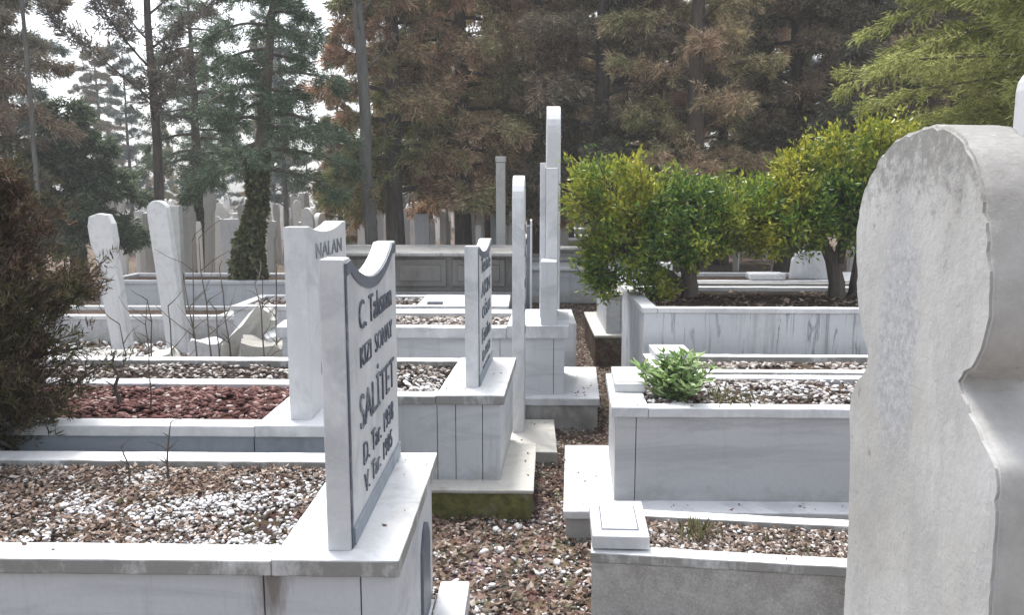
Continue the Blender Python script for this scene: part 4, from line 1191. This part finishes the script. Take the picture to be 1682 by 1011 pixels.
def stem(label, loc, h, r0, seed, forks=3, lean=(0, 0), mat='bark_brown'):
    rr = np.random.default_rng(seed)
    b = B()
    pts = [(lean[0] * i / 5 + rr.normal(0, 0.006) * (i > 0), lean[1] * i / 5, h * i / 5 - 0.02 * (i == 0)) for i in range(6)]
    b.tube(pts, [r0 * (1 - i * 0.12) for i in range(6)], 6)
    for j in range(forks):
        p = pts[2 + j % 4]
        lp = limb_path(p, rr.uniform(0, 6.28), 0.7, h * rr.uniform(0.15, 0.35), 0, rr, 4, 0.2)
        b.tube([tuple(q) for q in lp], [r0 * 0.5, r0 * 0.4, r0 * 0.3, r0 * 0.2], 5)
    o = b.build('dry_stem', M[mat], None)
    o.location = loc
    return tag(o, label, 'dry plant')
stem('short thick dead stem standing in the red gravel of the second left grave', (-1.82, 3.5, 0.64), 0.26, 0.011, 140, 1)
stem('forked dry twig in the nearest left grave, right one of the pair', (-1.27, 2.72, 0.57), 0.24, 0.0045, 141, 6, (0.04, 0))
stem('forked dry twig in the nearest left grave, left one of the pair', (-1.36, 2.70, 0.57), 0.16, 0.004, 142, 5, (-0.04, 0))
stem('tall thin dark reed rising from the second left grave', (-1.63, 3.4, 0.64), 0.50, 0.0035, 143, 3, (0.02, 0), 'bark')
DS = 'thin dry stems among the rubble on the left'
DSL = ['dry stem just right of the tall leaning stele, foremost of its pair', 'tallest dry stem in the rubble, left of the ivy covered trunk', 'short dry stem in front of the leaning column stone',
       'tall dry stem beside the upright white broken slab', 'dry stem right behind the leaning column stone', 'left stem of the thin three beside the second headstone',
       'middle and tallest stem of the thin three beside the second headstone', 'right and shortest stem of the thin three beside the second headstone',
       'dry stem standing before the round headed leaning stele', 'dry stem standing before the tall leaning stele', 'dry stem rising over the brown broken block', 'dry stem closest to the rusty shrub']
for i, (px, Y, h_) in enumerate(((318, 5.6, 1.0), (340, 6.2, 1.25), (350, 5.5, 0.8), (300, 6.6, 1.2), (372, 6.4, 1.0), (430, 5.8, 0.95), (445, 6.3, 1.05), (455, 5.6, 0.8), (232, 6.0, 0.8), (270, 5.7, 0.8), (410, 6.6, 0.9), (205, 5.5, 0.7))):
    s_ = stem(DSL[i], (wx(px, Y), Y, 0), h_, 0.008, 150 + i, 5, (random.uniform(-0.1, 0.1), 0))
    s_['group'] = DS

# leaning white steles and rubble on the left
def stele(name, label, loc, w_, t, h, tiltx, tilty, mat, profile='flare', rz=0):
    if profile == 'flare':
        pts = [(-w_ * 0.36, -0.2), (w_ * 0.36, -0.2), (w_ * 0.40, h * 0.55), (w_ * 0.38, h * 0.72), (w_ * 0.5, h * 0.80), (w_ * 0.5, h * 0.92), (w_ * 0.38, h * 0.985), (0, h), (-w_ * 0.38, h * 0.985), (-w_ * 0.5, h * 0.92), (-w_ * 0.5, h * 0.80), (-w_ * 0.38, h * 0.72), (-w_ * 0.40, h * 0.55)]
    elif profile == 'round':
        pts = [(-w_ / 2, -0.2), (w_ / 2, -0.2)] + [(w_ / 2 * math.cos(a), h - w_ / 2 + w_ / 2 * math.sin(a)) for a in [math.pi * i / 12 for i in range(13)]]
    elif profile == 'point':
        pts = [(-w_ / 2, -0.2), (w_ / 2, -0.2), (w_ / 2, h * 0.82), (w_ * 0.3, h * 0.93), (0, h), (-w_ * 0.3, h * 0.93), (-w_ / 2, h * 0.82)]
    else:
        pts = [(-w_ / 2, -0.2), (w_ / 2, -0.2), (w_ / 2, h), (-w_ / 2, h)]
    o = B().prism(pts, 'y', -t / 2, t / 2, 0.01).build(name, M[mat])
    o.location = loc
    o.rotation_euler = (tiltx, tilty, rz)
    return tag(o, label, 'headstone')
stele('leaning_stele', 'weathered white stele leaning left behind the rusty shrub, round headed', (-4.0, 7.9, 0), 0.24, 0.11, 1.40, 0, R(-6), 'stele_white')
stele('leaning_stele', 'tall weathered white stele leaning slightly left, right of the round headed one', (-3.54, 8.1, 0), 0.20, 0.11, 1.52, 0, R(-5), 'stele_white', 'round')
stele('standing_stele', 'grey stele standing close against the leaning white stele', (-3.95, 9.0, 0), 0.2, 0.1, 1.45, 0, R(1), 'stele_grey', 'flat')
def rock(label, loc, sz, rot, mat, seed, cat='stone'):
    g = bmesh.new(); bmesh.ops.create_cube(g, size=1)
    bmesh.ops.subdivide_edges(g, edges=g.edges[:], cuts=3, use_grid_fill=True)
    for v in g.verts:
        nn = mnoise.noise(v.co * 2.3 + Vector((seed, 0, 0)))
        v.co *= 1 + nn * 0.28
        v.co = Vector((v.co.x * sz[0], v.co.y * sz[1], v.co.z * sz[2]))
    me = bpy.data.meshes.new('rock'); g.to_mesh(me); g.free()
    o = link('broken_stone', me, M[mat]); o.location = loc; o.rotation_euler = rot
    return tag(o, label, cat)
rock('long broken column stone leaning against the rubble below the ivy covered trunk', (wx(388, 6.6), 6.6, 0.38), (0.20, 0.2, 0.66), (0.1, R(42), 0.2), 'pale_concrete', 1)
rock('brown broken block beside the leaning column stone', (wx(412, 6.3), 6.3, 0.22), (0.3, 0.25, 0.42), (0.1, R(12), 0.3), 'concrete', 2)
rock('white broken slab upright in the rubble, left of the leaning column stone', (wx(322, 6.3), 6.3, 0.30), (0.24, 0.12, 0.28), (0.1, R(5), 0.1), 'marble', 3)
rock('white stone lying at the foot of the leaning column stone', (wx(368, 5.8), 5.8, 0.14), (0.26, 0.2, 0.16), (0.1, 0.05, 0.2), 'marble', 4)
rock('pale stone beside the second headstone on the left, lower of the two', (wx(452, 6.0), 6.0, 0.16), (0.32, 0.2, 0.18), (0.1, 0.2, 0.5), 'stele_white', 5)
rock('pale stone beside the second headstone on the left, upper of the two', (wx(458, 6.6), 6.6, 0.40), (0.28, 0.25, 0.2), (0.1, -0.3, 0.5), 'stele_white', 6)
for q_, (px, Y, z_, a_) in enumerate(((290, 6.9, 0.1, 0.16), (345, 7.2, 0.12, 0.2), (440, 7.2, 0.15, 0.22), (415, 5.7, 0.08, 0.14), (300, 5.9, 0.08, 0.12), (250, 7.0, 0.1, 0.2), (470, 5.8, 0.1, 0.16), (338, 5.7, 0.08, 0.13))):
    o = rock('smaller pale broken stone lying in the rubble, %s' % ('left of the upright white slab', 'behind the upright white slab', 'farthest right', 'in front of the brown broken block', 'nearest the second grave', 'below the tall leaning stele', 'against the second headstone', 'under the thin dry stems')[q_],
             (wx(px, Y), Y, z_), (a_ * 1.4, a_, a_ * 0.9), (q_, q_ * 0.7, q_ * 1.9), ('stele_white', 'concrete', 'pale_concrete')[q_ % 3], 10 + q_)
rock('grey stone heap half hidden behind the shrub', (wx(140, 6.2), 6.2, 0.2), (0.5, 0.3, 0.3), (0.1, 0.1, 0.5), 'old_stone', 7)
# low left kerb graves beyond the rubble
for lab, x0, x1, y0, y1, zt, cm in (('pale kerbed grave behind the leaning steles', -5.4, -2.7, 10.1, 11.1, 0.5, 'marble'),
                                   ('long pale grave behind the second left headstone', -2.9, -0.7, 10.9, 11.8, 0.55, 'marble'),
                                   ('low grey kerb grave between the rubble and the leaning steles', -5.6, -3.0, 8.5, 9.3, 0.3, 'stele_white')):
    grave('low_grave', lab, x0, x1, y0, y1, zt, capmat=cm, wallmat='marble_panel', soilmat='soil', soilz=0.04, slab=0.3)

# ------------------------------------------------------------------ distant field of headstones
protos = []
for nm, prf, w_, t, h, mt in (('distant_headstone', 'round', 0.34, 0.10, 1.15, 'far_white'), ('distant_headstone', 'flat', 0.42, 0.09, 1.0, 'marble'),
                              ('distant_headstone', 'point', 0.28, 0.10, 1.3, 'far_white'), ('distant_headstone', 'flare', 0.32, 0.12, 1.25, 'stele_grey')):
    protos.append((nm, prf, w_, t, h, mt))
rr = random.Random(5)
GF = 'distant headstones standing close together under the trees'
base = []
for nm, prf, w_, t, h, mt in protos:
    o = stele(nm, '', (0, 0, 0), w_, t, h, 0, 0, mt, prf)
    base.append(o)
used = [False] * 4
def lab_far(x, Y, i):
    kind = ('round topped white', 'square topped white', 'pointed white', 'wide headed grey')[i]
    p = 870 + x / Y * 1350
    where = ('far left under open trees' if p < 370 else 'between ivy trunk and slim trunk' if p < 600 else
             'left of the stone pillar' if p < 815 else 'right of the stone pillar')
    return '%s distant headstone, %s, %s' % (kind, where, 'nearer ranks' if Y < 17 else 'farther ranks')
spots = []
tries = 0
while len(spots) < 240 and tries < 5000:
    tries += 1
    px = rr.uniform(170, 860) if len(spots) < 210 else rr.uniform(860, 1400); Y = rr.uniform(13.0, 30)
    x = wx(px, Y)
    if all((x - a) ** 2 + (Y - c) ** 2 > 0.35 for a, c in spots): spots.append((x, Y))
for x, Y in spots:
    i = rr.randrange(4)
    o = base[i] if not used[i] else base[i].copy()
    if used[i]: COL.objects.link(o)
    used[i] = True
    o.location = (x, Y, rr.uniform(-0.05, 0.15))
    o.rotation_euler = (0, R(rr.gauss(0, 2)), rr.choice((0, 0, 0.3, 1.2, 1.45)))
    s_ = rr.uniform(0.8, 1.25); o.scale = (s_ * rr.uniform(0.34, 0.7), s_, s_)
    o['label'] = lab_far(x, Y, i)
    o['group'] = GF
    o['category'] = 'headstone'
GK = 'distant raised graves beneath the trees'
kb = empty('distant_grave', 'pale raised grave far off beneath the trees', 'grave', (0, 0, 0), GK)
B().box(-1.0, 1.0, -0.42, 0.42, -0.05, 0.42, 0.01).build('body', M['marble_panel'], kb)
B().box(-1.05, 1.05, -0.46, 0.46, 0.421, 0.47, 0.01).build('kerb', M['marble'], kb)
kn = 0
for j in range(8):
    for i in range(8):
        Y = 12.2 + j * 1.7; x = wx(250 + i * 95 + rr.uniform(-30, 30), Y)
        if rr.random() < 0.35: continue
        o = kb if kn == 0 else copy_tree(kb)
        kn += 1
        p_ = 870 + x / Y * 1350
    o['label'] = 'distant pale raised grave %s, %s' % ('at far left beneath the open trees' if p_ < 400 else 'beneath the trees behind the left headstones' if p_ < 700 else 'behind the old carved tomb and pillar' if p_ < 900 else 'hidden behind the leafy trees', 'in the nearer rows' if Y < 17 else 'in the farther rows')
    o.location = (x, Y + rr.uniform(-0.2, 0.2), rr.uniform(-0.1, 0.1)); o.rotation_euler = (0, 0, R(rr.gauss(0, 3)))

# ------------------------------------------------------------------ thin winter air
hm = bpy.data.materials.new('thin haze')
hm.use_nodes = True
ht = hm.node_tree
ht.nodes.remove(ht.nodes['Principled BSDF'])
pv = ht.nodes.new('ShaderNodeVolumePrincipled')
pv.inputs['Color'].default_value = (0.93, 0.95, 0.98, 1)
pv.inputs['Density'].default_value = 0.0032
pv.inputs['Anisotropy'].default_value = 0.2
ht.links.new(pv.outputs[0], ht.nodes['Material Output'].inputs['Volume'])
hb = B().box(-125, 125, -45, 155, -1.2, 12.5, 0).build('haze', hm)
tag(hb, kind='stuff')
